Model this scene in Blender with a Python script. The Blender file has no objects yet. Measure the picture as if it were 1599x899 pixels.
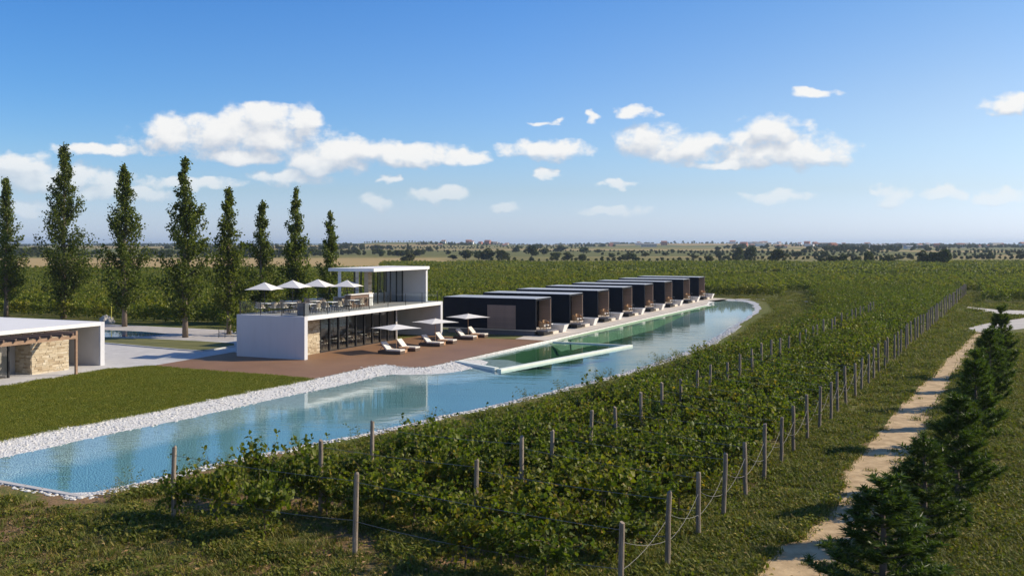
import bpy, bmesh, math, random
import numpy as np
from mathutils import Vector, Matrix, noise as mnoise
from mathutils.geometry import delaunay_2d_cdt

random.seed(7); rng = np.random.default_rng(7)
SC = bpy.context.scene
COL = SC.collection
R = math.radians

# ------------------------------------------------------------------ camera
CAM_H = 8.5
FPX = 1530.0                      # focal length in pixels of a 1599 px wide picture
cam = bpy.data.cameras.new('camera')
cam.sensor_width = 36.0
cam.lens = 36.0 * FPX / 1599.0
cam.shift_y = -69.5 / 1599.0
cam.clip_start = 0.1
cam.clip_end = 60000
camo = bpy.data.objects.new('camera', cam)
camo.location = (0, 0, CAM_H)
camo.rotation_euler = (R(90), 0, 0)
COL.objects.link(camo)
SC.camera = camo

# ------------------------------------------------------------------ exposure
SC.view_settings.view_transform = 'Standard'
SC.view_settings.look = 'None'
SC.view_settings.gamma = 1
SC.view_settings.use_curve_mapping = False
SC.view_settings.exposure = 0.25
SC.render.engine = 'CYCLES'
SC.cycles.use_denoising = True
SC.cycles.max_bounces = 8
SC.cycles.transparent_max_bounces = 16
SC.cycles.diffuse_bounces = 3
SC.cycles.glossy_bounces = 4
SC.cycles.transmission_bounces = 4
SC.cycles.volume_bounces = 0
SC.cycles.caustics_reflective = False
SC.cycles.caustics_refractive = False

# ------------------------------------------------------------------ sun
SUN_EL, SUN_BACK = 31.0, 10.0      # elevation; degrees beyond due right
SDIR = Vector((math.cos(R(SUN_EL)) * math.cos(R(SUN_BACK)), math.cos(R(SUN_EL)) * math.sin(R(SUN_BACK)), math.sin(R(SUN_EL))))
sun = bpy.data.lights.new('sun', 'SUN')
sun.energy = 5.0
sun.angle = R(0.5)
sun.color = (1.0, 0.88, 0.70)
suno = bpy.data.objects.new('sun', sun)
suno.rotation_euler = (-SDIR).to_track_quat('-Z', 'Y').to_euler()
suno.location = (60, 20, 60)
COL.objects.link(suno)

# ------------------------------------------------------------------ sky
world = bpy.data.worlds.new('World')
SC.world = world
world.use_nodes = True
SKY_STRENGTH = 0.11
world.cycles.sampling_method = 'MANUAL'
world.cycles.sample_map_resolution = 1024


class NT:
    """small helper to write node trees"""
    def __init__(s, tree):
        s.t = tree

    def n(s, typ, **kw):
        nd = s.t.nodes.new(typ)
        for k, v in kw.items():
            setattr(nd, k, v)
        return nd

    def l(s, a, b):
        s.t.links.new(a, b)

    def put(s, sock, v):
        if isinstance(v, bpy.types.NodeSocket):
            s.t.links.new(v, sock)
        else:
            sock.default_value = v

    def m(s, op, a, b=0.0, c=None, clamp=False):
        nd = s.n('ShaderNodeMath', operation=op, use_clamp=clamp)
        s.put(nd.inputs[0], a)
        s.put(nd.inputs[1], b)
        if c is not None:
            s.put(nd.inputs[2], c)
        return nd.outputs[0]

    def vm(s, op, a, b=None, c=None):
        nd = s.n('ShaderNodeVectorMath', operation=op)
        s.put(nd.inputs[0], a)
        if b is not None:
            s.put(nd.inputs[1], b)
        if c is not None:
            s.put(nd.inputs[2], c)
        return nd.outputs['Value'] if op in ('DOT_PRODUCT', 'LENGTH', 'DISTANCE') else nd.outputs['Vector']

    def ramp(s, fac, stops, interp='LINEAR'):
        nd = s.n('ShaderNodeValToRGB')
        nd.color_ramp.interpolation = interp
        el = nd.color_ramp.elements
        while len(el) < len(stops):
            el.new(0.5)
        for e, (p, c) in zip(el, stops):
            e.position = p
            e.color = (c[0], c[1], c[2], 1) if not isinstance(c, (int, float)) else (c, c, c, 1)
        s.put(nd.inputs[0], fac)
        return nd.outputs[0]

    def sstep(s, v, a, b):
        nd = s.n('ShaderNodeMapRange', interpolation_type='SMOOTHSTEP')
        s.put(nd.inputs[0], v)
        nd.inputs[1].default_value = a
        nd.inputs[2].default_value = b
        return nd.outputs[0]

    def mix(s, fac, a, b, blend='MIX'):
        nd = s.n('ShaderNodeMix', data_type='RGBA', blend_type=blend)
        s.put(nd.inputs[0], fac)
        for sock, v in ((nd.inputs[6], a), (nd.inputs[7], b)):
            if isinstance(v, bpy.types.NodeSocket):
                s.l(v, sock)
            else:
                sock.default_value = (v[0], v[1], v[2], 1)
        return nd.outputs[2]

    def noise(s, vec, scale, detail=4, rough=0.55, dim='3D', dist=0.0):
        nd = s.n('ShaderNodeTexNoise', noise_dimensions=dim)
        if vec is not None:
            s.l(vec, nd.inputs['Vector'])
        nd.inputs['Scale'].default_value = scale
        nd.inputs['Detail'].default_value = detail
        nd.inputs['Roughness'].default_value = rough
        nd.inputs['Distortion'].default_value = dist
        return nd.outputs[0]


# cumulus positions: azimuth / elevation of centre (degrees from due ahead / above horizon) and half sizes
def sky_dir(px, py):
    return (math.degrees(math.atan((px - 800) / FPX)), math.degrees(math.atan((380 - py) / math.hypot(FPX, px - 800))))


CLOUDS = [(375, 212, 150, 34), (268, 214, 52, 26), (405, 190, 75, 26), (470, 186, 36, 22), (385, 244, 60, 13),
          (540, 240, 105, 26), (640, 242, 92, 18), (455, 278, 52, 15), (500, 256, 60, 18), (725, 245, 45, 10),
          (858, 234, 72, 17), (1010, 216, 46, 26), (1060, 232, 82, 25), (1120, 258, 50, 9), (1150, 218, 34, 18),
          (1208, 204, 46, 28), (1225, 236, 98, 26), (1285, 245, 50, 18), (995, 176, 34, 10), (922, 183, 13, 8),
          (850, 193, 20, 6), (849, 273, 20, 10), (966, 289, 28, 8), (1275, 146, 36, 9), (1580, 160, 36, 16),
          (588, 318, 24, 18), (684, 304, 44, 13), (965, 328, 58, 9), (784, 322, 24, 12), (1388, 308, 28, 16),
          (1472, 300, 36, 10), (1555, 308, 34, 13), (70, 280, 120, 24), (30, 262, 55, 22), (160, 233, 66, 12),
          (300, 288, 70, 9), (40, 325, 50, 12), (612, 280, 14, 8), (1215, 306, 60, 9), (180, 300, 90, 12)]


CL_SCALE, CL_AMP, CL_DELTA, CL_EDGE, CL_LIT = 0.75, 2.1, (0.22, 0.75, 0), (-0.28, 0.8), (-0.95, 0.75)


def build_world():
    w = NT(world.node_tree)
    world.node_tree.nodes.clear()
    grp = bpy.data.node_groups.new('cloud_shape', 'ShaderNodeTree')
    grp.interface.new_socket('P', in_out='INPUT', socket_type='NodeSocketVector')
    grp.interface.new_socket('D', in_out='OUTPUT', socket_type='NodeSocketFloat')
    g = NT(grp)
    gi, go = g.n('NodeGroupInput'), g.n('NodeGroupOutput')
    cur = None
    for (px, py, rx, ry) in CLOUDS:
        az, el = sky_dir(px, py)
        k = math.degrees(1 / FPX)
        ix, iy = 1 / (rx * k), 1 / (ry * k)
        q = g.vm('MULTIPLY_ADD', gi.outputs[0], (ix, iy, 0), (-az * ix, -el * iy, 0))
        d = g.vm('DOT_PRODUCT', q, q)
        if cur is None:
            cur = d
        else:
            nd = g.n('ShaderNodeMath', operation='SMOOTH_MIN')
            g.l(cur, nd.inputs[0]); g.l(d, nd.inputs[1]); nd.inputs[2].default_value = 0.25
            cur = nd.outputs[0]
    g.l(cur, go.inputs[0])

    tc = w.n('ShaderNodeTexCoord')
    sep = w.n('ShaderNodeSeparateXYZ')
    w.l(tc.outputs['Generated'], sep.inputs[0])
    az = w.m('MULTIPLY', w.m('ARCTAN2', sep.outputs[0], sep.outputs[1]), 180 / math.pi)
    el = w.m('MULTIPLY', w.m('ARCSINE', sep.outputs[2]), 180 / math.pi)
    comb = w.n('ShaderNodeCombineXYZ')
    w.l(az, comb.inputs[0]); w.l(el, comb.inputs[1])
    P = comb.outputs[0]
    # billow: distort the coordinates a little, then add fractal detail
    warp = w.n('ShaderNodeTexNoise', noise_dimensions='2D')
    w.l(w.vm('MULTIPLY', P, (0.55, 0.9, 0)), warp.inputs['Vector'])
    warp.inputs['Scale'].default_value = 1.0
    warp.inputs['Detail'].default_value = 3
    off = w.vm('MULTIPLY', w.vm('SUBTRACT', warp.outputs['Color'], (0.5, 0.5, 0.5)), (2.2, 1.0, 0))
    PW = w.vm('ADD', P, off)

    def shape(p, pn):
        gn = w.n('ShaderNodeGroup'); gn.node_tree = grp
        w.l(p, gn.inputs[0])
        sh = w.m('SUBTRACT', 1.0, gn.outputs[0])
        # clouds elsewhere round the horizon, beyond the ones in view
        far = w.noise(w.vm('MULTIPLY', pn, (0.055, 0.2, 0)), 1.0, 3, 0.5, '2D')
        side = w.sstep(w.m('ABSOLUTE', az), 31, 40)
        band = w.m('MULTIPLY', w.sstep(el, 1.0, 4.0), w.m('SUBTRACT', 1.0, w.sstep(el, 11, 22)))
        sb = w.m('MULTIPLY', side, band)
        gen = w.m('SUBTRACT', w.m('MULTIPLY', w.m('MULTIPLY', w.m('SUBTRACT', far, 0.47), 6.0), sb), w.m('SUBTRACT', 1.0, sb))
        return w.m('MAXIMUM', w.m('MAXIMUM', sh, gen), -2.0)

    def fluff(pn, octs, rough):
        return w.m('MULTIPLY', w.m('SUBTRACT', w.noise(w.vm('MULTIPLY', pn, (1.0, 1.3, 0)), CL_SCALE, octs, rough, '2D'), 0.5), CL_AMP)
    S0 = shape(PW, P)
    D0 = w.m('ADD', S0, fluff(P, 9, 0.6))
    # towards the sun: up and to the right
    dlt = CL_DELTA
    P2 = w.vm('ADD', P, dlt); PW2 = w.vm('ADD', PW, dlt)
    S1 = shape(PW2, P2)
    L0 = w.m('ADD', w.m('MULTIPLY', S0, 1.1), w.m('MULTIPLY', fluff(P, 4, 0.5), 0.75))
    L1 = w.m('ADD', w.m('MULTIPLY', S1, 1.1), w.m('MULTIPLY', fluff(P2, 4, 0.5), 0.75))
    alpha = w.m('MULTIPLY', w.sstep(D0, CL_EDGE[0], CL_EDGE[1]), 0.97)
    # low clouds are fainter in the haze
    alpha = w.m('MULTIPLY', alpha, w.m('ADD', 0.30, w.m('MULTIPLY', w.sstep(el, 1.0, 5.5), 0.70)))
    lit = w.sstep(w.m('SUBTRACT', L0, L1), CL_LIT[0], CL_LIT[1])
    ccol = w.mix(lit, (0.58, 0.64, 0.74), (1.0, 0.995, 0.98))
    sky = w.n('ShaderNodeTexSky', sky_type='NISHITA', sun_disc=False)
    sky.sun_elevation = R(SUN_EL)
    sky.sun_rotation = R(90 - SUN_BACK)
    sky.air_density = 1.0
    sky.dust_density = 0.6
    sky.ozone_density = 2.0
    # the deep polarised blue of the photograph, fading to pale at the horizon all the way round
    t = w.ramp(w.m('DIVIDE', el, 40.0), SKY_TINT, 'LINEAR')
    scol = w.mix(1.0, sky.outputs[0], t, 'MULTIPLY')
    # the air whitens towards the sun and deepens away from it
    hd = Vector((SDIR.x, SDIR.y, 0)).normalized()
    mu = w.vm('DOT_PRODUCT', tc.outputs['Generated'], (hd.x, hd.y, 0))
    t2 = w.ramp(w.m('ADD', w.m('MULTIPLY', mu, 0.5), 0.5), [(0.30, (0.66, 0.87, 0.96)), (0.37, (0.70, 0.89, 0.96)), (0.585, (0.97, 0.99, 1.0)), (0.78, (1.32, 1.03, 0.86))])
    scol = w.mix(w.sstep(el, 0.5, 9.0), scol, t2, 'MULTIPLY')
    b1 = w.n('ShaderNodeBackground'); w.l(scol, b1.inputs[0]); b1.inputs[1].default_value = SKY_STRENGTH
    b2 = w.n('ShaderNodeBackground'); w.l(ccol, b2.inputs[0]); b2.inputs[1].default_value = 0.80
    mx = w.n('ShaderNodeMixShader')
    w.l(alpha, mx.inputs[0]); w.l(b1.outputs[0], mx.inputs[1]); w.l(b2.outputs[0], mx.inputs[2])
    out = w.n('ShaderNodeOutputWorld')
    w.l(mx.outputs[0], out.inputs[0])


SKY_TINT = [(0.0, (0.93, 1.16, 1.95)), (0.035, (0.87, 1.03, 1.60)), (0.075, (0.77, 0.91, 1.26)), (0.13, (0.71, 0.91, 1.24)), (0.35, (0.45, 0.8, 1.25)), (1.0, (0.42, 0.75, 1.25))]
build_world()

# ------------------------------------------------------------------ helpers
TH = R(24.3)
SU, CU = math.sin(TH), math.cos(TH)
C0 = (-15.09, 71.26)               # near front corner of the restaurant


def P(px, py, z=0.0):
    """ground point seen at a pixel of the photograph"""
    d = FPX * (CAM_H - z) / (py - 380.0)
    return ((px - 800.0) / FPX * d, d)


def W(v, u, o=C0):
    """world point of the site grid: v towards the lake, u along the buildings"""
    return (o[0] + CU * v + SU * u, o[1] - SU * v + CU * u)


def toVU(x, y, o=C0):
    dx, dy = x - o[0], y - o[1]
    return (CU * dx - SU * dy, SU * dx + CU * dy)


def inpoly(x, y, poly):
    c = False
    n = len(poly)
    j = n - 1
    for i in range(n):
        xi, yi = poly[i]; xj, yj = poly[j]
        if (yi > y) != (yj > y) and x < (xj - xi) * (y - yi) / (yj - yi) + xi:
            c = not c
        j = i
    return c


def segdist(x, y, a, b):
    ax, ay = a; bx, by = b
    dx, dy = bx - ax, by - ay
    t = max(0, min(1, ((x - ax) * dx + (y - ay) * dy) / (dx * dx + dy * dy + 1e-9)))
    return math.hypot(x - ax - t * dx, y - ay - t * dy)


def tag(o, label=None, cat=None, group=None, kind=None):
    if label: o['label'] = label
    if cat: o['category'] = cat
    if group: o['group'] = group
    if kind: o['kind'] = kind
    return o


def empty(name, loc, rz=0.0, label=None, cat=None, group=None):
    o = bpy.data.objects.new(name, None)
    o.empty_display_size = 0.2
    o.location = (loc[0], loc[1], loc[2] if len(loc) > 2 else 0)
    o.rotation_euler = (0, 0, rz)
    COL.objects.link(o)
    return tag(o, label, cat, group)


def link(name, me, mat=None, parent=None):
    o = bpy.data.objects.new(name, me)
    COL.objects.link(o)
    if mat is not None and not me.materials:
        me.materials.append(mat)
    if parent is not None:
        o.parent = parent
    return o


def copy_tree(o, parent=None):
    c = o.copy()
    COL.objects.link(c)
    c.parent = parent
    for ch in o.children:
        copy_tree(ch, c)
    return c


def mesh_np(name, V, F, mats=(), midx=None, smooth=False):
    V = np.asarray(V, dtype=np.float32); F = np.asarray(F, dtype=np.int32)
    me = bpy.data.meshes.new(name)
    k = F.shape[1]
    me.vertices.add(len(V)); me.vertices.foreach_set('co', V.ravel())
    me.loops.add(F.size); me.loops.foreach_set('vertex_index', F.ravel())
    me.polygons.add(len(F)); me.polygons.foreach_set('loop_start', np.arange(0, F.size, k, dtype=np.int32))
    for m in mats: me.materials.append(m)
    if midx is not None: me.polygons.foreach_set('material_index', np.asarray(midx, dtype=np.int32))
    me.update(calc_edges=True)
    if smooth: me.polygons.foreach_set('use_smooth', np.ones(len(F), dtype=bool))
    return me


class MB:
    """collects shapes into one mesh"""
    def __init__(s):
        s.v = []; s.f = []

    def add(s, vs, fs):
        b = len(s.v)
        s.v += [tuple(p) for p in vs]
        s.f += [tuple(b + i for i in f) for f in fs]
        return s

    def box(s, x0, x1, y0, y1, z0, z1, bev=0.0):
        if bev <= 0:
            vs = [(x, y, z) for z in (z0, z1) for (x, y) in ((x0, y0), (x1, y0), (x1, y1), (x0, y1))]
            return s.add(vs, [(3, 2, 1, 0), (4, 5, 6, 7), (0, 1, 5, 4), (1, 2, 6, 5), (2, 3, 7, 6), (3, 0, 4, 7)])
        bm = bmesh.new()
        bmesh.ops.create_cube(bm, size=1.0)
        for v in bm.verts:
            v.co = Vector(((x0 + x1) / 2 + v.co.x * (x1 - x0), (y0 + y1) / 2 + v.co.y * (y1 - y0), (z0 + z1) / 2 + v.co.z * (z1 - z0)))
        bmesh.ops.bevel(bm, geom=bm.edges[:], offset=bev, segments=2, affect='EDGES', profile=0.6)
        bm.verts.index_update()
        s.add([v.co[:] for v in bm.verts], [[v.index for v in f.verts] for f in bm.faces])
        bm.free()
        return s

    def tube(s, pts, rad, n=6, cap=True):
        pts = [Vector(p) for p in pts]
        if not isinstance(rad, (list, tuple)): rad = [rad] * len(pts)
        b = len(s.v)
        prev = None
        for i, p in enumerate(pts):
            t = (pts[min(i + 1, len(pts) - 1)] - pts[max(i - 1, 0)]).normalized()
            a = Vector((0, 0, 1)) if abs(t.z) < 0.9 else Vector((1, 0, 0))
            if prev is not None: a = prev
            x = (a - t * a.dot(t)).normalized()
            prev = x
            y = t.cross(x)
            for k in range(n):
                an = 2 * math.pi * k / n
                s.v.append(tuple(p + (x * math.cos(an) + y * math.sin(an)) * rad[i]))
        for i in range(len(pts) - 1):
            for k in range(n):
                s.f.append((b + i * n + k, b + i * n + (k + 1) % n, b + (i + 1) * n + (k + 1) % n, b + (i + 1) * n + k))
        if cap:
            s.f.append(tuple(b + k for k in range(n))[::-1])
            s.f.append(tuple(b + (len(pts) - 1) * n + k for k in range(n)))
        return s

    def prism(s, poly, z0, z1):
        n = len(poly)
        ar = sum(poly[i][0] * poly[(i + 1) % n][1] - poly[(i + 1) % n][0] * poly[i][1] for i in range(n))
        if ar < 0: poly = poly[::-1]
        return s.add([(x, y, z0) for x, y in poly] + [(x, y, z1) for x, y in poly],
                     [tuple(range(n))[::-1], tuple(range(n, 2 * n))] + [(i, (i + 1) % n, n + (i + 1) % n, n + i) for i in range(n)])

    def xform(s, M, start=0):
        for i in range(start, len(s.v)):
            s.v[i] = tuple(M @ Vector(s.v[i]))
        return s

    def mesh(s, name, mat, smooth=False):
        me = bpy.data.meshes.new(name)
        me.from_pydata(s.v, [], s.f)
        me.materials.append(mat)
        if smooth: me.polygons.foreach_set('use_smooth', [True] * len(me.polygons))
        me.update()
        return me

    def build(s, name, mat, parent=None, smooth=False):
        return link(name, s.mesh(name, mat, smooth), None, parent)


ORD = ('first second third fourth fifth sixth seventh eighth ninth tenth eleventh twelfth thirteenth fourteenth fifteenth sixteenth '
       'seventeenth eighteenth nineteenth twentieth').split()
for _t in ('twenty', 'thirty', 'forty', 'fifty'):
    if _t != 'twenty': ORD.append({'thirty': 'thirtieth', 'forty': 'fortieth', 'fifty': 'fiftieth'}[_t])
    ORD += [_t + '-' + x for x in ORD[:9]]

# ------------------------------------------------------------------ materials
def newmat(name):
    m = bpy.data.materials.new(name)
    m.use_nodes = True
    m.node_tree.nodes.clear()
    t = NT(m.node_tree)
    out = t.n('ShaderNodeOutputMaterial')
    return m, t, out


def mat(name, base, rough=0.6, var=0.12, scale=4.0, bump=0.0, bscale=30.0, metal=0.0, base2=None, stretch=(1, 1, 1), spec=0.5, detail=5):
    """painted / mineral / timber surface: colour wanders between two tones, fine relief by bump"""
    m, t, out = newmat(name)
    tc = t.n('ShaderNodeTexCoord')
    v = t.vm('MULTIPLY', tc.outputs['Object'], stretch)
    nz = t.noise(v, scale, detail, 0.6)
    oi = t.n('ShaderNodeObjectInfo')
    lo = tuple(c * (1 - var) for c in base)
    hi = tuple(min(1, c * (1 + var)) for c in base) if base2 is None else base2
    col = t.ramp(nz, [(0.3, lo), (0.7, hi)])
    rv = t.m('ADD', 1 - var * 0.5, t.m('MULTIPLY', oi.outputs['Random'], var))
    nd = t.n('ShaderNodeVectorMath', operation='SCALE')
    t.l(col, nd.inputs[0]); t.l(rv, nd.inputs['Scale'])
    b = t.n('ShaderNodeBsdfPrincipled')
    t.l(nd.outputs[0], b.inputs['Base Color'])
    t.l(t.m('ADD', rough - 0.06, t.m('MULTIPLY', nz, 0.12), clamp=True), b.inputs['Roughness'])
    b.inputs['Metallic'].default_value = metal
    b.inputs['Specular IOR Level'].default_value = spec
    if bump > 0:
        bn = t.n('ShaderNodeBump')
        bn.inputs['Strength'].default_value = bump
        bn.inputs['Distance'].default_value = 0.02
        t.l(t.noise(v, bscale, 6, 0.65), bn.inputs['Height'])
        t.l(bn.outputs[0], b.inputs['Normal'])
    t.l(b.outputs[0], out.inputs[0])
    return m


def leafmat(name, cols, trans=0.28, rough=0.5, objvar=0.25, huevar=1.0):
    """foliage: every leaf takes its own tone, some light passes through"""
    m, t, out = newmat(name)
    geo = t.n('ShaderNodeNewGeometry')
    oi = t.n('ShaderNodeObjectInfo')
    n = len(cols)
    col = t.ramp(geo.outputs['Random Per Island'], [(i / (n - 1), c) for i, c in enumerate(cols)])
    sc = t.n('ShaderNodeVectorMath', operation='SCALE')
    t.l(col, sc.inputs[0])
    t.l(t.m('ADD', 1 - objvar / 2, t.m('MULTIPLY', oi.outputs['Random'], objvar)), sc.inputs['Scale'])
    hue = t.ramp(t.m('FRACT', t.m('MULTIPLY', oi.outputs['Random'], 7.31)), [(0.0, (0.88, 0.96, 0.9)), (0.5, (1.0, 1.0, 1.0)), (0.8, (1.12, 1.05, 0.95)), (1.0, (1.35, 1.12, 1.0))])
    tint = t.mix(huevar, sc.outputs[0], hue, 'MULTIPLY')
    b = t.n('ShaderNodeBsdfPrincipled')
    t.l(tint, b.inputs['Base Color'])
    b.inputs['Roughness'].default_value = rough
    b.inputs['Specular IOR Level'].default_value = 0.2
    tr = t.n('ShaderNodeBsdfTranslucent')
    t.l(t.mix(1.0, tint, (1.35, 1.5, 0.5), 'MULTIPLY'), tr.inputs[0])
    mx = t.n('ShaderNodeMixShader'); mx.inputs[0].default_value = trans
    t.l(b.outputs[0], mx.inputs[1]); t.l(tr.outputs[0], mx.inputs[2])
    t.l(mx.outputs[0], out.inputs[0])
    return m


def glassmat(name, tint=(0.8, 0.85, 0.85), refl=1.0):
    m, t, out = newmat(name)
    fr = t.n('ShaderNodeFresnel'); fr.inputs[0].default_value = 1.5
    gl = t.n('ShaderNodeBsdfGlossy'); gl.inputs['Roughness'].default_value = 0.01
    tr = t.n('ShaderNodeBsdfTransparent'); tr.inputs[0].default_value = (*tint, 1)
    mx = t.n('ShaderNodeMixShader')
    bf = t.n('ShaderNodeNewGeometry')
    t.l(t.m('MULTIPLY', t.m('MULTIPLY', fr.outputs[0], refl, clamp=True), t.m('SUBTRACT', 1.0, bf.outputs['Backfacing'])), mx.inputs[0])
    t.l(tr.outputs[0], mx.inputs[1]); t.l(gl.outputs[0], mx.inputs[2])
    t.l(mx.outputs[0], out.inputs[0])
    return m


def watermat(name, tint, wave=1.0, scale=1.0):
    m, t, out = newmat(name)
    tc = t.n('ShaderNodeTexCoord')
    v = t.vm('MULTIPLY', tc.outputs['Object'], (0.5, 1.5, 1))
    n1 = t.noise(v, 0.55 * scale, 4, 0.55, dist=0.8)
    n2 = t.noise(v, 4.5 * scale, 3, 0.6)
    amp = t.sstep(t.noise(tc.outputs['Object'], 0.06 * scale, 3), 0.35, 0.7)
    h = t.m('ADD', n1, t.m('MULTIPLY', n2, 0.07))
    h = t.m('MULTIPLY', h, t.m('ADD', 0.35, amp))
    bn = t.n('ShaderNodeBump'); bn.inputs['Strength'].default_value = 1.0
    bn.inputs['Distance'].default_value = 0.013 * wave
    t.l(h, bn.inputs['Height'])
    fr = t.n('ShaderNodeFresnel'); fr.inputs[0].default_value = 1.45
    t.l(bn.outputs[0], fr.inputs['Normal'])
    gl = t.n('ShaderNodeBsdfGlossy'); gl.inputs['Roughness'].default_value = 0.03
    t.l(bn.outputs[0], gl.inputs['Normal'])
    tr = t.n('ShaderNodeBsdfTransparent'); tr.inputs[0].default_value = (*tint, 1)
    mx = t.n('ShaderNodeMixShader')
    bf = t.n('ShaderNodeNewGeometry')
    t.l(t.m('MULTIPLY', fr.outputs[0], t.m('SUBTRACT', 1.0, bf.outputs['Backfacing'])), mx.inputs[0])
    t.l(tr.outputs[0], mx.inputs[1]); t.l(gl.outputs[0], mx.inputs[2])
    t.l(mx.outputs[0], out.inputs[0])
    return m


def groundmat():
    """meadow with bare soil near by, vineyard earth in the middle distance, a patchwork of fields beyond"""
    m, t, out = newmat('ground_cover')
    tc = t.n('ShaderNodeTexCoord'); o = tc.outputs['Object']
    sep = t.n('ShaderNodeSeparateXYZ'); t.l(o, sep.inputs[0])
    n1 = t.noise(o, 0.35, 6, 0.65); n2 = t.noise(o, 3.0, 6, 0.7); n3 = t.noise(o, 14.0, 4, 0.7)
    grass = t.ramp(n2, [(0.25, (0.062, 0.080, 0.014)), (0.5, (0.105, 0.122, 0.022)), (0.75, (0.17, 0.165, 0.04))])
    soil = t.ramp(n3, [(0.3, (0.15, 0.088, 0.042)), (0.7, (0.31, 0.20, 0.105))])
    sp_ = t.sstep(t.m('ADD', n1, t.m('MULTIPLY', t.m('SUBTRACT', n3, 0.5), 0.5)), 0.46, 0.56)
    near = t.mix(t.m('MULTIPLY', sp_, t.m('SUBTRACT', 1.0, t.m('MULTIPLY', t.sstep(sep.outputs[1], 34, 60), 0.8))), grass, soil)
    # patchwork of far fields
    fv = t.vm('MULTIPLY', o, (0.0021, 0.0075, 0))
    vo = t.n('ShaderNodeTexVoronoi', voronoi_dimensions='2D', distance='CHEBYCHEV'); vo.inputs['Scale'].default_value = 1.0
    vo.inputs['Randomness'].default_value = 0.85
    t.l(fv, vo.inputs['Vector'])
    sepc = t.n('ShaderNodeSeparateColor'); t.l(vo.outputs['Color'], sepc.inputs[0])
    fld = t.ramp(sepc.outputs[0], [(0.0, (0.15, 0.15, 0.038)), (0.16, (0.36, 0.255, 0.10)), (0.38, (0.22, 0.195, 0.058)), (0.52, (0.42, 0.31, 0.13)),
                                   (0.74, (0.13, 0.145, 0.034)), (0.86, (0.30, 0.235, 0.085)), (1.0, (0.46, 0.36, 0.165))], 'CONSTANT')
    fine = t.noise(t.vm('MULTIPLY', o, (0.01, 0.06, 0)), 1.0, 5, 0.65)
    fld = t.mix(0.7, fld, t.ramp(fine, [(0.3, 0.6), (0.7, 1.0)]), 'MULTIPLY')
    far = t.sstep(t.m('ADD', sep.outputs[1], t.m('MULTIPLY', sep.outputs[0], 0.32)), 330, 345)
    # the stubble field on the left starts nearer than the fields on the right
    stub = t.mix(n2, (0.34, 0.235, 0.095), (0.44, 0.32, 0.14))
    st = t.m('MULTIPLY', t.sstep(t.m('MULTIPLY', sep.outputs[0], -1.0), 25, 45), t.m('MULTIPLY', t.sstep(sep.outputs[1], 276, 279), t.m('SUBTRACT', 1.0, t.sstep(sep.outputs[1], 560, 570))))
    col = t.mix(t.sstep(sep.outputs[1], 372, 378), near, fld)
    col = t.mix(st, col, t.mix(0.15, stub, fld))
    b = t.n('ShaderNodeBsdfPrincipled'); b.inputs['Roughness'].default_value = 0.95; b.inputs['Specular IOR Level'].default_value = 0.15
    t.l(col, b.inputs['Base Color'])
    bn = t.n('ShaderNodeBump'); bn.inputs['Strength'].default_value = 0.8; bn.inputs['Distance'].default_value = 0.08
    t.l(t.m('ADD', n2, t.m('MULTIPLY', n3, 0.4)), bn.inputs['Height'])
    t.l(bn.outputs[0], b.inputs['Normal'])
    t.l(b.outputs[0], out.inputs[0])
    return m


def bedmat():
    """white gravel near the shore, green and blue-grey liner deeper down"""
    m, t, out = newmat('lake_bed')
    tc = t.n('ShaderNodeTexCoord'); o = tc.outputs['Object']
    sep = t.n('ShaderNodeSeparateXYZ'); t.l(o, sep.inputs[0])
    vo = t.n('ShaderNodeTexVoronoi'); vo.inputs['Scale'].default_value = 13.0; t.l(o, vo.inputs['Vector'])
    sc = t.n('ShaderNodeSeparateColor'); t.l(vo.outputs['Color'], sc.inputs[0])
    n1 = t.noise(o, 1.2, 5, 0.65)
    grav = t.mix(t.m('MULTIPLY', n1, 0.6), t.ramp(sc.outputs[0], [(0.0, (0.40, 0.38, 0.34)), (0.4, (0.64, 0.625, 0.58)), (1.0, (0.82, 0.80, 0.76))]), (0.62, 0.60, 0.54))
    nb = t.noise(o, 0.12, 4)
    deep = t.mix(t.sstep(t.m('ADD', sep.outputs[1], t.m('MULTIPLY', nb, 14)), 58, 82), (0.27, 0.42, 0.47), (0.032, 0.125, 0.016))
    deep = t.mix(t.sstep(t.m('ADD', sep.outputs[1], t.m('MULTIPLY', nb, 14)), 106, 132), deep, (0.55, 0.60, 0.56))  # far bed painted pale, standing in for bright reflection on the water there
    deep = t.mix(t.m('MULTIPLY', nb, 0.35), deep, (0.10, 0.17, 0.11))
    f = t.sstep(t.m('ADD', sep.outputs[2], t.m('MULTIPLY', t.m('SUBTRACT', n1, 0.5), 0.25)), -0.50, -0.26)
    col = t.mix(f, deep, grav)
    b = t.n('ShaderNodeBsdfPrincipled'); b.inputs['Roughness'].default_value = 0.9
    t.l(col, b.inputs['Base Color'])
    bn = t.n('ShaderNodeBump'); bn.inputs['Strength'].default_value = 0.9; bn.inputs['Distance'].default_value = 0.05
    t.l(vo.outputs['Distance'], bn.inputs['Height']); bn.invert = True
    t.l(bn.outputs[0], b.inputs['Normal'])
    t.l(b.outputs[0], out.inputs[0])
    return m


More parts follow.
